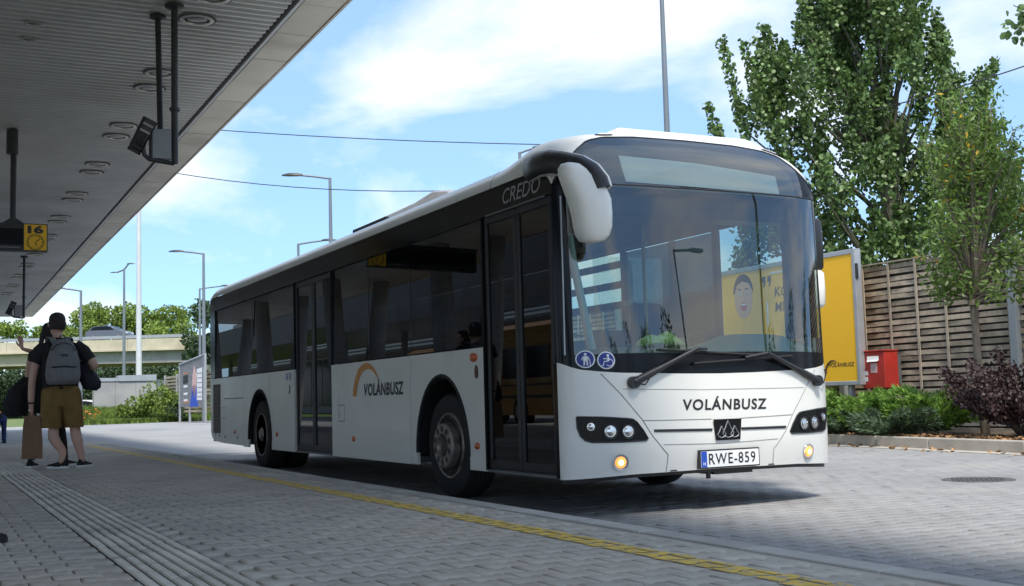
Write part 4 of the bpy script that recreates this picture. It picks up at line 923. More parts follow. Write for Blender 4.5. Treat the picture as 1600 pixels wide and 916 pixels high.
b = MB(); b.loft([[(x, y, z) for x, y in ((-.465+o1,-.02),(-.235+o2,-.04),(-.235+o2,.10),(-.35,.12),(-.465+o1,.10))] for z, o1, o2 in ((.13,.0,.0),(.30,.005,.002),(.50,.012,-.012),(.64,.03,-.03))]); b.build('carrier', K['kraft'], PB)
MB().tube([(-.39,.04,.63),(-.375,.05,.67),(-.355,.07,.685),(-.335,.05,.67),(-.32,.04,.63)], .008, 6).build('handle', K['kraft'], PB, smooth=60)
MB().loft([[(-.30,.0,.60),(-.26,.0,.60),(-.26,.03,.60),(-.30,.03,.60)], [(-.30,-.01,.67),(-.25,-.01,.655),(-.25,.02,.655),(-.30,.02,.67)]]).build('receipt', K['white_matte'], PB)
# --- the woman mostly hidden behind him
WO = thing('person', 'person in black with a raised hand, mostly hidden behind the man with the backpack', 'person', (1.53,15.05,0), -.1013, 'people waiting on the platform')
f = Fig(); pel = f.add((-.18,.48,.92), .11); ch = f.chain([((-.18,.48,1.10),.11), ((-.18,.47,1.30),.125)], pel); f.chain([((-.17,.47,1.46),.052), ((-.165,.475,1.54),.048), ((-.16,.48,1.60),.06)], ch)
w = f.chain([((-.355,.44,1.40),.052), ((-.40,.42,1.26),.044), ((-.415,.40,1.12),.040), ((-.42,.46,.98),.034), ((-.43,.50,.88),.024)], ch); f.hand(w, (-.43,.505,.865), (0,.1,-1), (.25,.95,0), .9)
w = f.chain([((-.03,.52,1.40),.052), ((-.12,.70,1.36),.042), ((-.28,.80,1.40),.036), ((-.40,.74,1.45),.030), ((-.49,.70,1.475),.023)], ch); f.hand(w, (-.495,.70,1.49), (-.15,0,1), (-.9,.1,0), .25)
for hx, kx, ax, ky in ((-.26,-.31,-.37,-.02), (-.10,-.04,.02,.1)): f.chain([((hx,.48,.84),.075), ((kx,.48+ky,.46),.05), ((ax,.48+ky,.10),.034), ((ax,.48+ky,.05),.032)], pel)
skin_body('body', f.n, f.e, K['skin'], WO); head(WO, (-.155,.49,1.655), -.9, K['hair'], True)
torso(WO, 'top', [(-.18,.48,.86,.19,.12),(-.18,.48,1.05,.16,.11),(-.18,.47,1.25,.19,.12),(-.18,.47,1.38,.19,.105),(-.175,.47,1.45,.12,.08),(-.17,.47,1.49,.055,.055)], K['black_cloth'], [([(-.30,.46,1.41),(-.37,.44,1.36)], [.07,.065]), ([(-.08,.5,1.41),(-.05,.58,1.37)], [.07,.065])])
leg_cloth(WO, 'leggings', [(-.18,.48,.95,.16,.12),(-.18,.48,.82,.18,.13),(-.18,.48,.76,.17,.12)], [[(-.26,.48,.82,.085,.10),(-.31,.46,.48,.062,.065),(-.34,.46,.30,.055,.058),(-.37,.46,.09,.038,.04)], [(-.10,.48,.82,.085,.10),(-.04,.58,.48,.062,.065),(-.01,.58,.30,.055,.058),(.02,.58,.09,.038,.04)]], K['black_cloth'])
shoe(WO, (-.37,.40,0), -.4, K['black_cloth'], .25); shoe(WO, (.02,.56,0), -.9, K['black_cloth'], .25)
lumpy('holdall', 'large black holdall hanging beside the half hidden person at the left', 'bag', (1.53,15.05,0), -.1013, [(-.54,.42,.64,.10,.08),(-.54,.42,.67,.135,.12),(-.55,.42,.80,.145,.13),(-.52,.42,.95,.12,.12),(-.46,.42,1.06,.08,.09),(-.43,.42,1.12,.04,.05)], K['black_cloth'], 5, [(-.40,.42,1.40),(-.42,.42,1.25),(-.43,.42,1.10)])
# --- a worker far along the platform, leaning over, and a passer-by of whom only a shoe is in the picture
def stander(label, loc, rz, top, legs_m, lean=0.0, s=1.0, vest=None, step=0.0):
    t = thing('person', label, 'person', loc, rz, 'people waiting on the platform'); t.scale = (s, s, s)
    lx = lambda z: -lean*max(0, z-.85)
    dz = lambda z: z-lean*.28*max(0, z-.9)
    f = Fig(); pel = f.add((0,0,.95), .12); ch = f.chain([((lx(1.1),0,dz(1.12)),.12), ((lx(1.34),0,dz(1.34)),.14)], pel); f.chain([((lx(1.5),0,dz(1.5)),.06), ((lx(1.58),0,dz(1.58)),.055), ((lx(1.66),0,dz(1.66)),.065)], ch)
    for sx in (-1, 1):
        w = f.chain([((lx(1.42)+sx*.19,0,dz(1.43)),.06), ((lx(1.15)+sx*.25-lean*.1,.03,dz(1.15)),.045), ((lx(1.0)+sx*.25-lean*.3,.10,dz(.90)),.03)], ch); f.hand(w, (lx(1.0)+sx*.25-lean*.31,.105,dz(.88)), (0,.2,-1), (0,1,.2), .6)
        f.chain([((sx*.10,0,.86),.085), ((sx*.11,.02+step*.6*(sx > 0),.48),.055), ((sx*.12,step*(sx > 0),.10),.04), ((sx*.12,step*(sx > 0),.05),.036)], pel)
    skin_body('body', f.n, f.e, K['skin'], t); head(t, (lx(1.74),.01,dz(1.74)), .3, K['hair'])
    torso(t, 'jacket', [(0,0,.86,.19,.13),(lx(1.0),0,dz(1.0),.19,.13),(lx(1.25),0,dz(1.25),.21,.135),(lx(1.42),0,dz(1.42),.21,.12),(lx(1.5),0,dz(1.5),.12,.085),(lx(1.54),0,dz(1.54),.06,.06)], top, [([(lx(1.42)+sx*.14,0,dz(1.44)),(lx(1.3)+sx*.22,.01,dz(1.3)),(lx(1.15)+sx*.25-lean*.1,.03,dz(1.15)),(lx(1.0)+sx*.25-lean*.29,.09,dz(.92))], [.075,.07,.062,.05]) for sx in (-1, 1)])
    if vest:
        MB().loft([ell((lx(z),0,dz(z)), hw, hd, 18, .8) for z, hw, hd in ((1.40,.218,.13),(1.47,.165,.105))]).build('shoulder_band', vest[0], t, smooth=60); MB().loft([ell((lx(z),0,dz(z)), hw, hd, 18, .8) for z, hw, hd in ((1.12,.205,.138),(1.24,.215,.14))]).build('chest_band', vest[1], t, smooth=60)
    leg_cloth(t, 'trousers', [(0,0,1.0,.18,.12),(0,0,.84,.20,.135),(0,0,.78,.18,.12)], [[(sx*.10,0,.84,.105,.12),(sx*.115,.02+step*.6*(sx > 0),.48,.082,.085),(sx*.12,step*(sx > 0),.08,.07,.08)] for sx in (-1, 1)], legs_m)
    for sx in (-1, 1): shoe(t, (sx*.12,-.02+step*(sx > 0),0), 0, K['black_cloth'], .29, 'rubber')
    return t
stander('worker in blue jeans with yellow and orange shoulder bands, bending over far along the platform', (2.02,36.3,ZR), .35, K['black_cloth'], K['jeans'], .75, .80, (K['hi_vis'], K['hi_orange']))
stander('person just outside the left edge of the photo, one black shoe toe in view', (-.02,7.21,0), -YAW-1.45, K['black_cloth'], K['black_cloth'], step=.33)
MB().loft([ell((.9,35.0,z), hw, .5, 4, 1) for z, hw in ((ZR,.55),(.30,.55),(.34,.5))]).build('stone_block', K['concrete_grey'], bevel=.02); tag(bpy.data.objects['stone_block'], 'low pale concrete block beside the bending worker', 'block')

# ------------------------------------------------------------------ the planted strip and the fence on the far side
b = MB(); KX = [(2.0,11.6),(6.0,11.95),(10.4,12.53),(12.2,12.75),(14.6,13.10),(20,13.6),(40,14.9),(72,16.6)]
vs = []; 
for y, x in KX: vs += [(x+.15,y,ZR+.13), (16.6,y,ZR+.16)]
b.add(vs, [(2*i,2*i+1,2*i+3,2*i+2) for i in range(len(KX)-1)]); struct('planting_bed', b, K['soil'], 'brown planted strip between the kerb and the fence')
for (y0, x0), (y1, x1) in zip(KX, KX[1:]):
    L_ = math.hypot(y1-y0, x1-x0); n = max(1, int(L_/1.0)); ang = math.atan2(y1-y0, x1-x0)
    if y0 >= 40: n = 8
    for i in range(n):
        c = (x0+(x1-x0)*(i+.5)/n+.075, y0+(y1-y0)*(i+.5)/n, ZR+.06+random.uniform(-.004,.004)); MB().obox(c, (L_/n-.012,.15,.20), ang).build('kerb_stone', K['kerb_far'], bpy.data.objects['planting_bed'], bevel=.015)
b = MB(); vs = []
for y, x in KX[1:6]: vs += [(x-.30,y,ZR+.0045), (x+.0,y,ZR+.0045)]
b.add(vs, [(2*i,2*i+1,2*i+3,2*i+2) for i in range(4)]); struct('gutter_strip', b, K['kerb_far'], 'pale concrete strip along the foot of the far kerb')
FX, FTOP = 15.8, 2.97
FE = thing('slatted_fence', 'tall weathered fence of woven wooden slats behind the plants', 'fence', (FX, 13.11, 0))
def slat_mesh(ph, L_=3.86, nb=6):
    V = []; F = []; n = 24
    for i in range(n+1):
        y = L_*i/n; x = .013*ph*cos(pi*y/.65); x -= .0
        V += [(x-.008,y,0),(x-.008,y,.080),(x+.008,y,.080),(x+.008,y,0)]
    for i in range(n):
        for k in range(4): F.append((4*i+k, 4*i+(k+1) % 4, 4*i+4+(k+1) % 4, 4*i+4+k))
    F += [(3,2,1,0), (4*n,4*n+1,4*n+2,4*n+3)]; return V, F
SM = []
for ph in (1, -1):
    V_, F_ = slat_mesh(ph); o = MB().add(V_, F_).build('slat', K['wood'], FE); SM.append(o.data); bpy.data.objects.remove(o)
far = MB(); NROW = 27
for k in range(-2, 13):
    y0 = 4.0*k
    for r_ in range(NROW):
        z = -.12+.1143*r_
        if k < 6:
            o = bpy.data.objects.new('slat', SM[(r_+k) % 2]); COL.objects.link(o); o.parent = FE; o.location = (random.uniform(-.004,.004), y0+.09, z+random.uniform(-.006,.006)); o.rotation_euler = (random.uniform(-.0025,.0025), 0, 0)
        else: far.box((-.02 if r_ % 2 else .004, y0+.09, z), (-.006 if r_ % 2 else .018, y0+3.93, z+.088))
    MB().box((-.10,y0-.075,-.2), (.08,y0+.075,FTOP+.02)).build('steel_post', K['galv'], FE, bevel=.012)
    MB().box((-.108,y0-.085,FTOP+.021), (.09,y0+.085,FTOP+.06)).build('post_cap', K['galv'], FE, bevel=.01)
    for j in range(6): MB().box((-.040,y0+.09+.65*j+.0,-.14), (-.0225,y0+.135+.65*j,FTOP-.013)).build('batten', K['wood_batten'], FE)
    MB().box((.05,y0+.08,-.15), (.06,y0+3.92,FTOP-.06)).build('backing_board', K['gap'], FE)
    MB().box((-.045,y0+.08,FTOP-.012), (.03,y0+3.92,FTOP+.012)).build('top_rail', K['wood_batten'], FE)
o = far.build('far_slats', K['wood'], FE); o['kind'] = 'stuff'

# --- yellow advertising board in front of the fence
SG = thing('advertising_board', 'yellow VOLÁNBUSZ advertising board in a grey frame between bus and fence', 'board', (15.2,16.05,0))
Y1_, Z0_, Z1_ = 3.95, .74, 3.23
b = MB(); b.box((-.06,-.05,Z0_), (.10,.03,Z1_)); b.box((-.06,Y1_-.03,Z0_), (.10,Y1_+.05,Z1_)); b.box((-.06,.031,Z1_-.09), (.10,Y1_-.031,Z1_)); b.box((-.06,.031,Z0_), (.10,Y1_-.031,Z0_+.08)); b.build('frame', K['sign_frame'], SG, bevel=.01)
MB().box((-.045,-.02+.052,Z0_+.081), (.06,Y1_-.032,Z1_-.091)).build('yellow_sheet', K['sign_yellow'], SG)
MB().box((-.055,-.075,Z1_-.55), (-.0,-.051,Z1_-.28)).build('latch', K['dark_metal'], SG)
for y in (.3, Y1_-.3): MB().box((.0,y-.05,-.2), (.08,y+.05,Z0_)).build('leg', K['sign_frame'], SG)
for y in (1.15, 2.63): MB().box((-.052,y-.012,Z0_+.082), (-.0455,y+.012,Z1_-.092)).build('sheet_joint', K['gap'], SG)
SB = lambda y, z, d=.0: (-.0465-d, y, z)
lettering('lettering', 'VOLÁNBUSZ', lambda u, v: SB(.78-u*.68, 1.085+v*.095, .001), K['letter_black'], SG, offset=.012, shear=.1)
pts = [(.86+.0, .98), (.85,1.06), (.80,1.15), (.72,1.20), (.63,1.21), (.55,1.17)]
MB().tube([SB(a, c, .002) for a, c in pts], [.022,.022,.02,.016,.011,.004], 6).build('logo_arc', K['brown_metal'], SG)
lettering('lettering', 'KÖVESS', lambda u, v: SB(2.23-u*1.0, 2.54+v*.24, .001), K['letter_black'], SG, offset=.02, shear=.1)
lettering('lettering', 'MINKET', lambda u, v: SB(2.23-u*1.0, 2.24+v*.19, .001), K['letter_black'], SG, offset=.02, shear=.1)
for q in (0, .17): MB().add([SB(2.60-q,2.98,.001), SB(2.49-q,2.98,.001), SB(2.49-q,2.86,.001), SB(2.53-q,2.76,.001), SB(2.57-q,2.76,.001), SB(2.545-q,2.86,.001), SB(2.60-q,2.86,.001)], [(0,1,2,3,4,5,6)]).build('quote_mark', K['letter_black'], SG)
b = MB(); b.box((-.049,1.40,3.01), (-.0468,2.35,3.045)); b.box((-.049,2.45,2.0), (-.0468,2.485,2.45)); b.build('white_bracket', K['print_white'], SG)
fc = MB().add([SB(3.22+.30*cos(a), 2.62+.44*sin(a), .001) for a in [2*pi*k/28 for k in range(28)]], [tuple(range(28))]).build('face_print', mat('print_skin', (.62,.36,.25), .6, var=.05), SG)
def fprint(pts, d, m, name='face_print'): MB().add([SB(a, c, d) for a, c in pts], [tuple(range(len(pts)))]).build(name, m, fc)
fprint([(3.22+.33*cos(a), 2.70+.40*sin(a)) for a in [pi*k/14 for k in range(15)]]+[(2.93,2.75),(3.02,2.90),(3.25,2.95),(3.42,2.88),(3.50,2.72)], .002, K['hair'])
for y in (3.10, 3.34):
    fprint([(y+.052*cos(a), 2.70+.028*sin(a)) for a in [2*pi*k/14 for k in range(14)]], .003, K['print_white']); fprint([(y+.022*cos(a), 2.70+.024*sin(a)) for a in [2*pi*k/12 for k in range(12)]], .004, K['hair']); fprint([(y-.07,2.78),(y+.07,2.78),(y+.05,2.80),(y-.05,2.80)], .003, K['hair'])
fprint([(3.22+.10*cos(a), 2.42+.085*sin(a)) for a in [2*pi*k/16 for k in range(16)]], .003, K['lips']); fprint([(3.14,2.45),(3.30,2.45),(3.28,2.48),(3.16,2.48)], .004, K['print_white']); fprint([(3.20,2.55),(3.26,2.55),(3.235,2.66)], .003, K['print_pink'])
# --- red letter box
t = thing('letter_box', 'red metal letter box with white slot mounted on the fence', 'letter box', (15.42,15.52,0))
MB().box((-.16,0,.67), (.17,.54,1.33)).build('case', K['post_red'], t, bevel=.012); MB().box((-.18,-.015,1.331), (.18,.555,1.355)).build('lid', K['post_red'], t, bevel=.006)
MB().loft([[(-.162,.13,1.17),(-.162,.42,1.17),(-.162,.42,1.25),(-.162,.13,1.25)], [(-.20,.15,1.15),(-.20,.40,1.15),(-.18,.40,1.18),(-.18,.15,1.18)]]).build('slot_flap', K['white_matte'], t)
MB().box((-.1635,.18,.95), (-.161,.34,1.12)).build('notice', K['print_pink'], t); MB().box((-.1635,.42,.80), (-.161,.50,.88)).build('label', K['white_matte'], t); MB().box((-.1635,.41,.91), (-.161,.48,.98)).build('label', K['white_matte'], t)
MB().box((.17,.05,.75), (.29,.12,1.25)).build('mount', K['grey_metal'], t); MB().box((.17,.42,.75), (.29,.49,1.25)).build('mount', K['grey_metal'], t)

# ------------------------------------------------------------------ leaves
def frames(n, up=.25):
    N_ = RNG.normal(size=(n,3)); N_[:,2] = N_[:,2]*.8+up; N_ /= np.linalg.norm(N_, axis=1)[:,None]
    T_ = np.cross(N_, RNG.normal(size=(n,3))); T_ /= np.linalg.norm(T_, axis=1)[:,None]; return N_, T_, np.cross(N_, T_)
ROUND = (np.array([(-.5,0),(-.15,-.42),(.30,-.36),(.55,0),(.30,.36),(-.15,.42)]), np.array([(0,1,2,3),(0,3,4,5)]), .12)
LONG = (np.array([(-.6,0),(0,-.22),(.6,0),(0,.22)]), np.array([(0,1,2,3)]), .0)
def leaves(name, P, size, m, parent=None, shape=ROUND, up=.25, T=None):
    P = np.asarray(P, float); n = len(P); N_, T_, B_ = frames(n, up)
    if T is not None:
        T_ = T/np.linalg.norm(T, axis=1)[:,None]; N_ = np.cross(T_, RNG.normal(size=(n,3))); N_ /= np.linalg.norm(N_, axis=1)[:,None]; B_ = np.cross(N_, T_)
    q, F, fold = shape; k = len(q); s = np.broadcast_to(np.asarray(size, float), (n,))*RNG.uniform(.7, 1.25, n)
    V = P[:,None,:]+s[:,None,None]*(q[None,:,0,None]*T_[:,None,:]+q[None,:,1,None]*B_[:,None,:]+(np.abs(q[:,1])*fold*2)[None,:,None]*N_[:,None,:])
    FF = (F[None]+np.arange(n)[:,None,None]*k).reshape(-1, F.shape[1]); return put(name, fast_mesh(name, V.reshape(-1,3), FF, m), parent)
def shoot_points(A, B, n, r0, r1):     # n points round the line A-B
    t_ = RNG.uniform(0, 1, n)**.85; r = (r0+(r1-r0)*t_)*np.sqrt(RNG.uniform(0.02, 1, n)); d = RNG.normal(size=(n,3)); d /= np.linalg.norm(d, axis=1)[:,None]
    return np.asarray(A)[None]*(1-t_[:,None])+np.asarray(B)[None]*t_[:,None]+d*r[:,None]
# --- the poplar behind the fence: limbs, then many upright leafy shoots
PO = thing('poplar_tree', 'big dark green poplar tree rising behind the fence', 'tree', (20.2,20.4,0))
b = MB(); b.tube([(.6,-.2,ZR),(.55,-.15,2.5),(.35,0,4.5),(.1,.05,7),(0,0,9.8)], [.30,.26,.20,.12,.04], 12)
limbs = []
rx, ry = np.array([.892,-.45]), np.array([.45,.892])
CR = []
def L2(u, v, z): return (u*rx[0]+v*ry[0], u*rx[1]+v*ry[1], z)
SH = []      # shoots: (u across the view, v in depth, z bottom, length, spread)
rr = random.Random(11)
def prof_w(z):      # half width of the crown by height
    for (a, w0), (c, w1) in zip(PROF, PROF[1:]):
        if z <= c: return tuple(w0[i]+(w1[i]-w0[i])*(z-a)/(c-a) for i in range(2))
    return PROF[-1][1]
PROF = [(1.8,(-3.4,3.3)),(5,(-3.5,3.1)),(6.5,(-3.4,2.8)),(7.5,(-2.9,2.3)),(8.3,(-2.1,1.5)),(9.2,(-1.5,.95)),(10.2,(-1.0,.5)),(11.3,(-.5,.3))]
for i in range(340):
    z = rr.uniform(1.9, 10.2); lo, hi = prof_w(z); u = rr.uniform(lo, hi); vmax = 2.4*sqrt(max(.05, 1-((u-(lo+hi)/2)/((hi-lo)/2+.01))**2)); v = rr.uniform(-vmax, vmax)*(.9 if z < 8 else .6)
    SH.append((u, v, z, rr.uniform(.5, 1.3), rr.uniform(.24, .48)))
for u, z, l in ((-3.1,6.4,2.6),(-2.6,6.6,2.3),(-3.5,5.8,1.7),(-2.2,7.2,1.9),(1.75,7.0,2.0),(2.4,6.2,1.7),(2.7,5.4,1.5),(-.9,9.0,2.4),(-.35,9.4,2.3),(.5,9.3,2.2),(.9,8.9,1.6),(1.3,7.8,1.6),(-1.4,8.4,2.2)): SH.append((u, rr.uniform(-.6,.6), z, l, .20))
P_ = []
for u, v, z, l, sp in SH:
    a = np.array(L2(u, v, z)); lean = .14*u; e = np.array(L2(u+lean*l*.6+rr.uniform(-.35,.35), v*1.1+rr.uniform(-.3,.3), z+l)); P_.append(shoot_points(a, e, int(150*l*(.55+sp*2)), sp, .16))
    if rr.random() < .28:
        zz = max(2.2, z-1.6-abs(u)*.5); q0 = Vector((.35*(1-zz/12)+.2,-.05,zz)); b.tube([tuple(q0), tuple(q0.lerp(Vector(a), .55)+Vector((0,0,-.15))), tuple(a), tuple(e)], [.045,.032,.02,.006], 5)
b.tube([L2(.4,-.2,2.2), L2(.55,-.6,3.5), L2(.15,-1.0,4.6), L2(-.15,-1.2,6.0)], [.13,.11,.08,.04], 8)
b.build('trunk', K['bark_grey'], PO, smooth=60)
leaves('crown', np.vstack(P_), .104, K['leaf_poplar'], PO, ROUND, .15); bpy.data.objects['crown']
# --- slim light green tree in front of the fence
ST = thing('slim_tree', 'slim light green tree with yellowing leaves standing in front of the fence', 'tree', (14.25,12.55,ZR))
b = MB(); b.tube([(.05,.0,0),(.02,0,.7),(.0,.02,1.4),(-.03,.0,2.15)], [.07,.058,.055,.06], 10); b.lathe([(.03,-.06),(.09,-.03),(.085,.04),(.03,.08)], (-.03,0,2.12), n=12); PL = []; PY = []
rr = random.Random(4)
for i in range(58):
    a = rr.uniform(0, 2*pi); z0 = 2.1+.25*rr.random(); h = rr.uniform(.2, 3.1); R_ = (1.15 if h < .9 else 1.0*(1-(h-.9)/3.2)+.22)*rr.uniform(.5, 1); z1 = 2.15+h*1.08+rr.uniform(-.3,.1)
    e = (R_*cos(a), R_*sin(a), z1); m_ = (R_*.45*cos(a), R_*.45*sin(a), z0+(z1-z0)*.62); b.tube([(-.03,0,z0), m_, e], [.028,.016,.005], 5)
    PL.append(shoot_points(m_, e, 105, .28, .24))
    if h > 1.0 and rr.random() < .35: PY.append(shoot_points(m_, e, 9, .14, .12))
for z1, u in ((5.2,.0),(4.8,.2),(5.0,-.15)): b.tube([(-.03,0,2.2),(u*.5,0,3.6),(u,0,z1)], [.045,.03,.006], 6); PL.append(shoot_points((u*.4,0,2.9), (u,0,z1+.2), 300, .40, .12))
b.build('trunk', K['bark'], ST, smooth=60); leaves('crown', np.vstack(PL), .09, K['leaf_light'], ST, LONG, .5); leaves('yellow_leaves', np.vstack(PY), .085, K['leaf_yellow'], ST, LONG, .3)
# --- branch reaching in at the top right, from a tree outside the picture
NT = thing('near_tree', 'leafy branch of a tree hanging into the top right corner', 'tree', (15.6,9.9,ZR))
b = MB(); b.tube([(0,0,0),(0,.05,3),(-.2,.1,5),(-.4,.1,8)], [.16,.13,.10,.03], 10); PL = []
for a, z0, z1, R_ in ((2.75,4.2,5.95,2.1),(2.55,4.4,6.25,2.2),(2.3,4.6,6.3,1.7),(3.2,5.0,6.7,1.5),(1.6,5.2,7.2,1.6),(.2,4.4,6.2,1.7),(5.2,4.6,6.6,1.7),(4.1,5,7,1.5),(2.9,6,8.2,1.3),(.9,6.0,8.3,1.2)):
    e = (R_*cos(a), R_*sin(a), z1); b.tube([(-.15,.1,z0),(R_*.55*cos(a),R_*.55*sin(a),z0+(z1-z0)*.7),e], [.045,.028,.006], 6); PL.append(shoot_points((R_*.6*cos(a),R_*.6*sin(a),z0+(z1-z0)*.72), (e[0],e[1],e[2]-.25), 190, .34, .28))
b.build('trunk', K['bark_grey'], NT, smooth=60); leaves('crown', np.vstack(PL), .10, K['leaf_poplar'], NT, ROUND, .2)
# --- juniper bushes and the dark purple barberry
def juniper(loc, label, n, R_, h, seed, m):
    t = thing('juniper_bush', label, 'bush', loc, 0, 'juniper bushes along the fence'); r = random.Random(seed); P = []; T = []; b = MB()
    for i in range(n):
        a = r.uniform(0, 2*pi); l = r.uniform(.55, 1)*R_; hh = h*r.uniform(.25, 1); pts = bez((0,0,.05), (l*.45*cos(a), l*.45*sin(a), hh*.85), (l*cos(a), l*sin(a), hh*.95+.05), 7); b.tube(pts[:6], [.012,.011,.009,.007,.005,.003], 4)
        for j in range(2, 8):
            A = Vector(pts[j-1]); B = Vector(pts[j]); d = (B-A).normalized()
            for q in range(30):
                s = r.random(); p = A.lerp(B, s); o_ = Vector((r.gauss(0,1), r.gauss(0,1), r.gauss(0,1))).normalized(); o_ = (o_-d*o_.dot(d)).normalized(); ln = .085*(1.25-.09*j); dd = (d*1.0+o_*r.uniform(.35,.9)+Vector((0,0,.15))).normalized(); p = p+o_*r.uniform(0,.05)
                P.append(tuple(p+dd*ln*.5)); T.append(tuple(dd))
    b.build('stem', K['bark'], t); leaves('foliage', P, .10, m, t, (np.array([(-.6,0),(0,-.10),(.6,0),(0,.10)]), np.array([(0,1,2,3)]), 0), 0, np.array(T)); return t
for i, (x, y, R_, h, n, m, lab) in enumerate(((14.1,16.6,1.0,.66,60,'juniper','bright green juniper bush behind the right edge of the bus'),(13.75,15.2,1.25,.72,74,'juniper','bright green juniper bush with a long arching spray below the red letter box'),(13.7,14.0,1.0,.62,60,'juniper','low bright green juniper bush between the letter box and the slim tree'),
        (13.9,13.15,.85,.74,54,'juniper','bright green juniper bush beside the slim tree trunk'),(13.35,14.5,.7,.38,36,'juniper_blue','low grey green juniper at the kerb below the letter box'),(13.25,13.3,.75,.38,38,'juniper_blue','low grey green juniper at the kerb before the slim tree'),(14.4,18.2,1.1,.62,46,'juniper','bright green juniper bush in front of the advertising board'))):
    juniper((x,y,ZR+.14), lab, n, R_, h, i, K[m])
def barberry(loc, label, R_, h, seed):
    t = thing('barberry_bush', label, 'bush', loc); r = random.Random(seed); P = []; b = MB()
    for i in range(70):
        a = r.uniform(0, 2*pi); l = R_*sqrt(r.uniform(.05,1)); hh = h*r.uniform(.45,1.05)*(1-.25*(l/R_)**2); pts = bez((.1*cos(a),.1*sin(a),0), (l*.4*cos(a),l*.4*sin(a),hh*.75), (l*cos(a),l*sin(a),hh), 5); b.tube(pts, [.010,.009,.007,.005,.004,.002], 4)
        P.append(shoot_points(pts[2], pts[5], 210, .15, .11))
    b.build('stem', K['bark'], t); leaves('foliage', np.vstack(P), .046, K['leaf_purple'], t, ROUND, .2); return t
barberry((13.75,11.35,ZR+.14), 'dark purple leaved barberry bush at the right edge of the photo', 1.1, 1.22, 2); barberry((13.6,9.6,ZR+.14), 'dark purple barberry bush beyond the right edge of the photo', .95, 1.2, 8)
P = []; 
for i in range(1500):
    y = RNG.uniform(8.5, 17.5); x = np.interp(y, [k[0] for k in KX], [k[1] for k in KX])+.16+abs(RNG.normal(0,.28)); P.append((x, y, ZR+.145+RNG.uniform(0,.02)))
for i in range(110):
    y = RNG.uniform(8, 17); x = np.interp(y, [k[0] for k in KX], [k[1] for k in KX])-abs(RNG.normal(0,.25))-.02; P.append((x, y, ZR+.008))
o = leaves('leaf_litter', P, .075, K['leaf_litter'], None, ROUND, 1.6); tag(o, 'dry brown fallen leaves along the kerb', None, None, 'stuff')
# --- manhole cover in the bus lane
t = thing('manhole_cover', 'round iron manhole cover set in the bus lane right of the bus', 'manhole cover', (8.92,7.95,ZR))
MB().lathe([(.33,-.02),(.33,.0035),(.29,.0045),(.285,-.004)], n=40, cap=False).build('ring', K['manhole'], t); b = MB().lathe([(.283,-.02),(.283,.002),(0,.002)], n=40)
for i in range(-4, 5):
    for j in range(-4, 5):
        if i*i+j*j < 18: b.box((.06*i-.02,.06*j-.02,.001), (.06*i+.02,.06*j+.02,.0055))
b.build('lid', K['manhole'], t)

# ------------------------------------------------------------------ behind the bus: bank, wall, billboard, overpass
def at(px, py, d):      # a point on the sight line of a pixel, d metres along the view axis: used only to read places off the photograph
    v = FW+RT*(px-800)/FPX-UP*(py-458)/FPX; return np.array([0,0,CAMH])+v*d
b = MB(); rows = []
for i in range(31):
    q = i/30; x = 7.0+11.0*q; y0 = 68.6+.25*(x-7)/1.0
    rows.append([(x, y0, ZR+.02), (x, y0+1.2, ZR+.12), (x+.1, y0+3.5, .35+.25*sin(i*.9)*.3), (x+.3, y0+7, .75+.1*sin(i*.6)), (x+.6, y0+30, .8)])
b.loft(rows, closed=False); struct('grass_bank', b, K['earth_green'], 'green grass bank rising behind the bus lane', smooth=80)
P = []; T = []
for i in range(16000):
    x = RNG.uniform(7.0, 18); q = RNG.random()**1.6*7; y = 68.6+.25*(x-7)+q; z = np.interp(q, [0,1.2,3.5,7], [-.18,-.08,.35,.75]); P.append((x, y, z+.10)); T.append((RNG.normal(0,.35), RNG.normal(0,.35), 1))
o = leaves('grass', P, .30, K['grass'], None, (np.array([(-.5,-.14),(-.5,.14),(.6,0)]), np.array([(0,1,2)]), 0), 0, np.array(T)); tag(o, 'bright green grass along the far edge of the road', None, None, 'stuff')
def clump_bush(name, label, cat, loc, blobs, size, m, n, group=None, trunk=None):
    t = thing(name, label, cat, loc, 0, group); P = []
    for x, y, z, rx_, rz_ in blobs:
        k = int(n*rx_*rx_); d = RNG.normal(size=(k,3)); d /= np.linalg.norm(d, axis=1)[:,None]; r = RNG.uniform(.35, 1, k)**.5*(1+.18*np.sin(d[:,0]*7+x*3)*np.cos(d[:,2]*6+y)); P.append(np.array([x,y,z])+d*r[:,None]*np.array([rx_,rx_,rz_]))
    if trunk:
        b = MB(); b.tube([(0,0,0),(.05,0,trunk*.5),(0,.05,trunk)], [.3*size,.22*size,.1*size], 8)
        for x, y, z, rx_, rz_ in blobs[:8]: b.tube([(0,0,trunk*.55),(x*.5,y*.5,(trunk*.6+z)/2),(x,y,z)], [.12*size,.08*size,.02*size], 5)
        b.build('trunk', K['bark'], t, smooth=60)
    else: MB().tube([(0,0,-.2),(0,0,.5)], .02, 5).build('stem', K['bark'], t)
    leaves('crown' if trunk else 'foliage', np.vstack(P), size*.75 if trunk else size, m, t, ROUND, .3); return t
rr = random.Random(21)
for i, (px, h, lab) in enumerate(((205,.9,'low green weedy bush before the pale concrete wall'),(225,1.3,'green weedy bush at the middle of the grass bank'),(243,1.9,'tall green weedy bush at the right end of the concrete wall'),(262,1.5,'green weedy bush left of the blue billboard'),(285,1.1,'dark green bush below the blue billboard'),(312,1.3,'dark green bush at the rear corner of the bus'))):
    p = at(px, 645, 68); clump_bush('weed_bush', lab, 'bush', (p[0], p[1], .1), [(rr.uniform(-.6,.6), rr.uniform(-.4,.4), h*rr.uniform(.3,.8), rr.uniform(.35,.6), rr.uniform(.35,.6)*h*.7) for _ in range(8)], .13, K['leaf_far' if i < 4 else 'leaf_dark'], 420, 'weedy bushes on the grass bank')
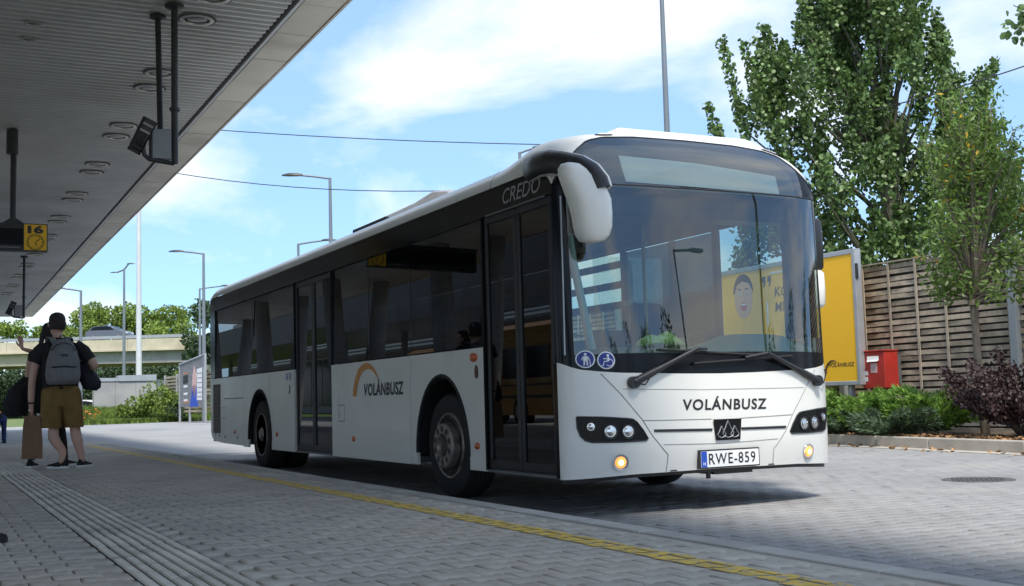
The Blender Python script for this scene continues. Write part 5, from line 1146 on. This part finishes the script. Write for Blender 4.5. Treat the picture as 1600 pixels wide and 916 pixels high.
p = at(142, 652, 66); clump_bush('flower_bush', 'small bush with orange and yellow flowers beside the concrete wall', 'bush', (p[0], p[1], .0), [(-.3,0,.35,.35,.3),(.2,0,.4,.35,.3)], .07, K['hi_orange'], 300)
# concrete wall with a metal coping
A, B, C = at(147, 650, 71), at(244, 650, 73), at(262, 650, 80)
WA = thing('concrete_wall', 'pale grey concrete retaining wall with metal coping behind the grass bank', 'wall', (A[0], A[1], 0))
a2, b2, c2 = [Vector((q[0]-A[0], q[1]-A[1])) for q in (A, B, C)]
def wall_seg(p, q, z0, z1, t_, m, name, z2=None):
    d = (q-p).normalized(); n_ = Vector((-d.y, d.x))*t_; z2 = z2 or z1
    MB().add([(p.x,p.y,z0),(q.x,q.y,z0),(q.x+n_.x,q.y+n_.y,z0),(p.x+n_.x,p.y+n_.y,z0),(p.x,p.y,z1),(q.x,q.y,z2),(q.x+n_.x,q.y+n_.y,z2),(p.x+n_.x,p.y+n_.y,z1)], [(3,2,1,0),(4,5,6,7),(0,1,5,4),(1,2,6,5),(2,3,7,6),(3,0,4,7)]).build(name, m, WA)
for i in range(3): wall_seg(a2.lerp(b2, i/3+.002), a2.lerp(b2, (i+1)/3-.002), -.3, 2.35, .5, K['concrete_grey'], 'wall_panel')
wall_seg(b2+Vector((.01,.02)), c2, -.3, 2.45, .5, K['concrete_grey'], 'wall_panel')
d_ = (b2-a2).normalized(); n_ = Vector((-d_.y, d_.x)); wall_seg(a2+d_*.2-n_*.05, a2.lerp(b2,.38)-n_*.05, 2.352, 2.56, .6, K['galv'], 'coping'); wall_seg(a2.lerp(b2,.382)-n_*.08, b2-n_*.08, 2.352, 2.70, .6, K['galv'], 'coping', 2.74)
# slatted fence and billboard at the end of the lane
p0, p1 = at(258, 640, 72), at(332, 640, 62); E_ = thing('end_fence', 'weathered slatted fence beside the blue billboard behind the bus', 'fence', (p0[0], p0[1], 0), math.atan2(p1[1]-p0[1], p1[0]-p0[0])); L_ = math.hypot(*(p1-p0)[:2])
for k in range(int(L_/3.2)+1):
    MB().box((3.2*k-.06,-.06,-.2), (3.2*k+.06,.06,2.62)).build('fence_post', K['galv'], E_)
    for r_ in range(11): MB().box((3.2*k+.07,-.02,.35+.205*r_), (min(3.2*k+3.13, L_+3),.01,.35+.205*r_+.125)).build('slat', K['wood'], E_)
p0, p1 = at(281, 640, 64), at(321, 640, 61); BB = thing('billboard', 'tall blue and grey poster billboard on the bank behind the bus', 'billboard', (p0[0], p0[1], 0), math.atan2(p1[1]-p0[1], p1[0]-p0[0])); L_ = math.hypot(*(p1-p0)[:2])
zl, zr_, zb_ = 2.95, 3.35, .65
fr = lambda x: zl+(zr_-zl)*x/L_
MB().add([(0,0,zb_),(L_,0,zb_),(L_,0,zr_),(0,0,zl),(0,.06,zb_),(L_,.06,zb_),(L_,.06,zr_),(0,.06,zl)], [(0,1,2,3),(7,6,5,4),(0,4,5,1),(1,5,6,2),(2,6,7,3),(3,7,4,0)]).build('poster', K['print_grey'], BB)
for a, c in ((0,0),(1,L_)): MB().box((c-.04,-.05,-.2), (c+.04,.05,fr(c)+.1)).build('frame_post', K['galv'], BB)
MB().tube([(0,-.01,zl+.04),(L_,-.01,zr_+.04)], .05, 6).build('frame_rail', K['galv'], BB)
def pr_(pts, m, name='print'): MB().add([(x*L_, -.006, z) for x, z in pts], [tuple(range(len(pts)))]).build(name, m, BB)
pr_([(.40,.66),(.72,.66),(.70,1.55),(.60,1.85),(.50,1.75),(.46,1.2)], K['print_blue']); pr_([(.68,1.0),(.97,1.0),(.97,2.75),(.68,2.65)], K['print_white']); pr_([(.52,1.4),(.60,1.1),(.66,1.9),(.68,2.35),(.58,2.9),(.52,2.35),(.49,1.9)], K['print_pink'])
for i in range(6): MB().box((.70*L_,-.010,1.15+.25*i), (.95*L_,-.007,1.19+.25*i)).build('print', K['print_grey'], BB)
pr_([(.14,1.9),(.34,1.95),(.34,2.4),(.14,2.35)], K['letter_black']); 
for z in (.95,1.3,1.7): pr_([(.16,z),(.32,z+.02),(.32,z+.14),(.16,z+.12)], K['print_white'])
for z in (.88, 2.45): pr_([(.14,z),(.36,z+.02),(.36,z+.06),(.14,z+.04)], K['hi_orange'])
# overpass
OA, OB = at(-260, 545, 136), at(297, 545, 128); ang = math.atan2(OB[1]-OA[1], OB[0]-OA[0]); LB = math.hypot(*(OB-OA)[:2])
BR = thing('overpass', 'pale concrete road bridge with guard rail crossing behind the bus station', 'bridge', (OA[0], OA[1], 0), ang)
zt = lambda x: 8.95-.45*x/LB
def beam(name, x0, x1, y0, y1, za, zb, m):
    MB().add([(x0,y0,zt(x0)+za),(x1,y0,zt(x1)+za),(x1,y1,zt(x1)+za),(x0,y1,zt(x0)+za),(x0,y0,zt(x0)+zb),(x1,y0,zt(x1)+zb),(x1,y1,zt(x1)+zb),(x0,y1,zt(x0)+zb)], [(3,2,1,0),(4,5,6,7),(0,1,5,4),(1,2,6,5),(2,3,7,6),(3,0,4,7)]).build(name, m, BR)
for i in range(6): beam('parapet', LB*i/6+.02, LB*(i+1)/6-.02, 0, .35, -1.50, -.30, K['concrete'])
beam('ledge', 0, LB, -.25, .0, -1.62, -1.45, K['concrete'])
for i in range(3): beam('girder', LB*i/3+.05, LB*(i+1)/3-.05, .5, 1.3, -2.95, -1.63, K['concrete_grey'] if i == 2 else K['concrete'])
beam('deck', 0, LB, .36, 12, -1.62, -.60, K['concrete_grey']); beam('girder', 0, LB, 10.6, 11.4, -2.95, -1.63, K['concrete']); beam('soffit', 0, LB, 1.3, 10.6, -2.3, -1.625, K['concrete_grey'])
for i in range(23): x = LB*i/22; MB().box((x-.06,.1,zt(x)-.30), (x+.06,.22,zt(x)+.02)).build('rail_post', K['galv'], BR)
beam('guard_rail', 0, LB, .0, .08, -.22, .12, K['sign_frame']); beam('guard_rail', 0, LB, 11.7, 11.8, -.22, .12, K['sign_frame'])
for x in (LB*.30, LB*.97): MB().box((x-.8,2,-.5), (x+.8,9.5,zt(x)-2.96)).build('pier', K['concrete'], BR)
# cars
def car(label, loc, rz, m, s=1.0):
    t = thing('car', label, 'car', loc, rz); t.scale = (s, s, s)
    prof = [(-2.15,.35),(-2.25,.60),(-2.20,.90),(-1.95,1.02),(-1.55,1.38),(-1.0,1.50),(.0,1.52),(.55,1.42),(1.25,1.02),(1.95,.88),(2.25,.70),(2.28,.40),(2.1,.28),(-2.0,.28)]
    b = MB(); n = len(prof); R_ = []
    for y, q in ((-.86,0),(-.80,1),(.80,1),(.86,0)): R_.append([(x*(1 if q else .985), y*(1-.16*max(0,(z-.95)/.57)), z if not q else z+.0) for x, z in prof])
    b.loft(R_); b.build('body', m, t, smooth=40)
    for sy in (-1, 1):
        b = MB(); yy = lambda z: sy*(.862*(1-.16*max(0,(z-.95)/.57))+.006); b.add([(x, yy(z), z) for x, z in ((-1.72,1.04),(-1.42,1.34),(-.98,1.43),(.02,1.44),(.48,1.35),(1.0,1.02))], [(0,1,2,3,4,5)]); b.build('side_glass', K['black_gloss'], t)
        for x in (-1.35, 1.42):
            w = MB().lathe([(.20,0),(.31,-.01),(.32,.05),(.32,.16),(.2,.18)], (x, sy*.84-(.17 if sy > 0 else 0), .32), axis='y', n=20).build('wheel', K['rubber'], t); MB().lathe([(.20,-.012),(.17,.0),(0,.0)], (x, sy*.845+(-.005 if sy < 0 else .02), .32), axis='y', n=16).build('rim', K['rim'], w)
        MB().obox((2.22, sy*.62, .70), (.10,.34,.13)).build('headlight', K['sticker_white'], t); MB().obox((-2.21, sy*.66, .82), (.08,.28,.14)).build('tail_light', K['post_red'], t)
    MB().add([(1.27,-.66,1.03),(1.27,.66,1.03),(.62,.58,1.405),(.62,-.58,1.405)], [(0,1,2,3)]).build('windscreen', K['black_gloss'], t, loc=(.03,0,.02))
    return t
q = at(140, 520, 130); bp = np.array([q[0], q[1]]); xo = (bp[0]-OA[0])*cos(ang)+(bp[1]-OA[1])*sin(ang)
car('grey hatchback car driving across the overpass', (OA[0]+xo*cos(ang)-sin(ang)*4.0, OA[1]+xo*sin(ang)+cos(ang)*4.0, zt(xo)-.15), ang, K['car_grey'], 1.12)
for px, d, m, lab in ((139,80,'car_white','white car parked under the overpass right of the man'),(146,95,'car_red','red car parked farther back under the overpass')):
    q = at(px, 640, d); car(lab, (q[0], q[1], ZR), ang+.2, K[m])
# street lamps
def lamp(label, px, py, d, arm=0.0, kind=0, r=.075, armlen=1.8, extra=0):
    top = at(px, py, d); t = thing('street_lamp', label, 'street lamp', (top[0], top[1], ZR), -YAW, 'street lamps around the bus station'); H = top[2]-ZR+extra
    m = K['pale_pole'] if kind == 2 else K['lamp_pole']
    MB().tube([(0,0,0),(0,0,H*.5),(0,0,H)], [r*1.5,r*1.15,r*.75], 12).build('pole', m, t, smooth=60); MB().box((-r*2.2,-r*2.2,0), (r*2.2,r*2.2,.03)).build('base_plate', K['galv'], t)
    def head_(x0, sgn, z): 
        h = MB(); h.loft([[(x0+sgn*x, y*w, z+.02*x+dz) for y, dz in ((-1,0),(1,0),(.7,hh),(-.7,hh))] for x, w, hh in ((0,.07,.06),(.2,.13,.10),(.55,.14,.09),(.8,.06,.04))]); h.build('lamp_head', K['dark_metal'], t, smooth=40)
    if kind == 0 and arm: MB().tube([(0,0,H-.03),(arm*armlen*.5,0,H+.06),(arm*armlen,0,H+.13)], r*.55, 8).build('arm', m, t, smooth=60); head_(arm*(armlen-.05), arm, H+.11)
    if kind == 1: 
        MB().tube([(-.7,0,H-.35),(0,0,H-.1),(.45,0,H+.5)], r*.7, 6).build('arm', m, t); head_(-.6, -1, H-.4); head_(.3, 1, H+.45)
    return t
lamp('thick pale mast rising behind the concrete wall, its top hidden by the canopy', 217, 300, 84, kind=2, r=.15, extra=6)
lamp('distant lamp post with two heads on unequal arms, left of the thick mast', 194, 420, 118, kind=1, r=.13)
lamp('street lamp with a single arm pointing left, between the thick mast and the bus rear', 318, 396, 62, -1, r=.085, armlen=1.1)
lamp('street lamp with its arm half hidden by the canopy edge, above the man', 126.5, 454, 66, -1, r=.085, armlen=.95)
lamp('street lamp with an arm pointing right over the rear corner of the bus', 312, 451, 84, 1, r=.085, armlen=1.6)
lamp('street lamp with a long arm pointing left, rising above the bus roof', 515.5, 278, 45, -1, r=.075, armlen=1.1)
lamp('street lamp of which only the arm top peeks over the bus roof', 466, 381, 62, 1, r=.085, armlen=1.3)
lamp('tall thin lamp post rising behind the front of the bus and out of the photo', 1034, 0, 36, 0, r=.085, extra=1.5)
lamp('street lamp head just showing above the roof near the bus front', 812, 238, 40, 1, r=.07, armlen=.5)
lamp('slim pole standing before the poplar behind the bus front corner', 1236, 218, 34, 0, r=.05)
# overhead wires
def wire(label, a, c, s, r=.016): tag(MB().tube(sag(a, c, s), r, 5).build('overhead_wire', K['dark_metal'], smooth=60), label, 'wire', 'overhead wires')
def wire_px(label, A_, d1, B_, d2, s): wire(label, at(*A_, d1), at(*B_, d2), s)
wire_px('upper overhead wire crossing the sky above the bus roof', (-150,152), 44, (1034,228), 36, .45)
wire_px('lower overhead wire sagging behind the street lamp above the bus roof', (-150,150), 48, (1034,270), 36, 1.9)
wire_px('dark cable running through the poplar crown', (1700,68), 26, (1240,200), 27, .15)
# trees behind the bridge and beside it
def far_tree(label, px, py, d, w, h, m, seed, base=None, n=26, lobes=14):
    r = random.Random(seed); c = at(px, py, d); t0_ = base if base is not None else ZR; H = c[2]-t0_
    bl_ = [(r.uniform(-w,w)*.75, r.uniform(-w,w)*.5, H*(1-h)+r.uniform(.1,.92)*H*h, w*r.uniform(.28,.45), w*r.uniform(.22,.36)) for _ in range(lobes)]
    return clump_bush('tree', label, 'tree', (c[0], c[1], t0_), bl_, .42, K[m], n, 'trees around the overpass', H*.6)
for i, (px, py, d, w, h, m, lab) in enumerate(((172,478,165,5.0,.6,'leaf_far','rounded bright green tree behind the overpass above the grey car'),(240,482,165,6.5,.6,'leaf_far','broad bright green tree behind the overpass right of the thick mast'),(275,495,158,4.5,.6,'leaf_far','bright green tree at the right end of the overpass'),
    (352,470,120,3.6,.8,'leaf_dark','dark green tree at the right end of the overpass by the bus rear'),(318,520,118,2.2,.8,'leaf_dark','small dark tree hiding the end of the overpass'),(20,502,165,3.0,.5,'leaf_far','thin pale green tree behind the overpass at the far left'),(55,510,170,3.2,.5,'leaf_far','low green tree behind the overpass left of the man'),(110,506,172,3.2,.5,'leaf_far','low green tree behind the overpass at the grey car tail'))):
    far_tree(lab, px, py, d, w, h, m, i, n=120, lobes=18)
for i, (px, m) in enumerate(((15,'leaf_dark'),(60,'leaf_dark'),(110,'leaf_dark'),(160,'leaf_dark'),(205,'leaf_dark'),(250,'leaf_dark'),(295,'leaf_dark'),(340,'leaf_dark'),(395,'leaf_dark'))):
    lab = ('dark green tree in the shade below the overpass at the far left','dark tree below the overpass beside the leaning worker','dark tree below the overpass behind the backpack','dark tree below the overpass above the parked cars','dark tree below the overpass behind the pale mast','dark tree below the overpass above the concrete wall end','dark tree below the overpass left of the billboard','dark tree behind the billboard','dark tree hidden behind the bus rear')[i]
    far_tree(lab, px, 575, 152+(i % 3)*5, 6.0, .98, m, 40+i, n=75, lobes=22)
p = at(290, 585, 100); clump_bush('bush', 'bright green bush hanging over the top of the billboard', 'bush', (p[0], p[1], 2.0), [(0,0,1.0,1.2,.9),(1.0,.3,.6,1.0,.7)], .3, K['leaf_far'], 150)
for i, (y, m) in enumerate(((30,'leaf_poplar'),(36,'leaf_poplar'),(43,'leaf_dark'),(51,'leaf_poplar'),(60,'leaf_dark'))):
    r = random.Random(70+i); clump_bush('tree', ('green tree behind the fence hidden by the bus front','green tree behind the fence hidden by the bus middle','dark tree behind the fence hidden by the bus door','green tree behind the fence hidden by the bus rear','dark tree behind the fence near the lane end')[i], 'tree', (20.5+r.uniform(0,1.5), y, ZR), [(r.uniform(-1.6,1.6), r.uniform(-2,2), r.uniform(1.6,2.9), r.uniform(.9,1.4), r.uniform(.5,.8)) for _ in range(12)], .22, K[m], 130, 'trees behind the slatted fence', 3.4)

# ------------------------------------------------------------------ across the platform and behind the camera: what the bus glass mirrors
t = thing('yellow_coach', 'yellow coach standing at the next bay, seen mirrored in the front door glass', 'coach', (-8.6,28.5,ZR))
b = MB(); R_ = []
for y, q in ((0,.94),(.12,1),(11.7,1),(11.8,.94)): R_.append([(x*q, y, z) for x, z in ((1.25,.35),(1.27,1.0),(1.25,2.2),(1.15,2.95),(.9,3.1),(-.9,3.1),(-1.15,2.95),(-1.25,2.2),(-1.27,1.0),(-1.25,.35))])
b.loft(R_); b.build('body', K['coach_yellow'], t, smooth=30)
for i in range(7): MB().box((1.252,.5+1.55*i,1.45), (1.272,1.95+1.55*i,2.35)).build('side_window', K['black_gloss'], t)
MB().box((-1.05,-.02,1.35), (1.05,.06,2.6)).build('windscreen', K['black_gloss'], t); MB().box((-.3,-.03,.55), (.3,.03,.68)).build('number_plate', K['plate_white'], t); MB().box((1.268,.1,.86), (1.28,11.6,.94)).build('stripe', K['black_plastic'], t); MB().box((1.268,.1,1.22), (1.28,11.6,1.27)).build('stripe', K['black_plastic'], t)
for y in (2.4, 8.6):
    for sx in (-1, 1): w = MB().lathe([(.28,0),(.46,-.01),(.47,.06),(.47,.24),(.28,.26)], (sx*1.15-.13, y, .47), axis='x', n=24).build('wheel', K['rubber'], t); MB().lathe([(.28,.0),(.2,.03),(0,.03)], (sx*1.29, y, .47), axis='x', n=16).build('rim', K['rim'], w)
for sx in (-.85, .85): MB().obox((sx,-.02,.85), (.32,.06,.2)).build('headlight', K['sticker_white'], t)
t = thing('added_canopy', 'added second canopy with a deep dark fascia, darkening what the bus windows mirror', 'canopy', (-9.6,0,0))  # added out of view; its tall fascia keeps bright sky out of the window reflections
MB().box((-5.6,-2,4.55), (-.06,125,4.75)).build('ceiling', K['grey_metal'], t); MB().box((-.06,-2,4.50), (0,125,6.15)).build('fascia', K['dark_fascia'], t)
for y in range(8, 124, 9): MB().tube([(-2.8,y,ZR),(-2.8,y,4.6)], .16, 12).build('pillar', K['concrete_grey'], t, smooth=60)
t = thing('terminal_building', 'station building with white louvred upper wall, seen mirrored in the bus windows', 'building', (-21,50,ZR))
MB().box((-6,-15,0), (0,75,10.2)).build('wall', K['concrete_grey'], t); b = MB()
MB().box((.0,-15,4.55), (.10,75,5.15)).build('canopy_band', K['brown_metal'], t)
for i in range(18): MB().box((.0,-14.8,5.3+.26*i), (.12,74.8,5.44+.26*i)).build('louvre', K['white_matte'], t)
for i in range(-4, 24): MB().box((.0,.4+3.05*i,.6), (.04,3.2+3.05*i,4.4)).build('window', K['black_gloss'], t)
def rear_lamp(label, x, y, h, dx): 
    t = thing('street_lamp', label, 'street lamp', (x, y, ZR), 0, 'street lamps around the bus station'); MB().tube([(0,0,0),(0,0,h)], [.12,.07], 10).build('pole', K['grey_metal'], t, smooth=60); MB().tube([(0,0,h-.03),(dx*1.6,0,h+.15)], .05, 6).build('arm', K['grey_metal'], t); MB().obox((dx*1.9,0,h+.15), (.7,.24,.10)).build('lamp_head', K['grey_metal'], t)
rear_lamp('lamp post across the lane, mirrored in the windscreen', 15.5, -2.2, 9.0, -1); rear_lamp('second lamp post across the lane, mirrored in the windscreen', 21, -16, 9.5, 1)
for i, (x, y, w, h) in enumerate(((34,-40,3.2,12.5),(41,-36,2.6,10.2),(28,-47,3.4,13.2),(48,-30,3.0,10.6),(54,-24,3.2,12.4),(20,-52,3.6,12.6),(60,-14,3.2,11.8),(12,-56,3.6,12.0))):
    r = random.Random(90+i); clump_bush('tree', 'dark tree of the row across the lane behind the photographer', 'tree', (x, y, ZR), [(r.uniform(-w,w)*.6, r.uniform(-w,w)*.6, h*r.uniform(.2,.95), w*r.uniform(.35,.5), w*r.uniform(.35,.6)) for _ in range(14)], .4, K['leaf_dark'], 60, 'row of trees behind the photographer', h*.6)
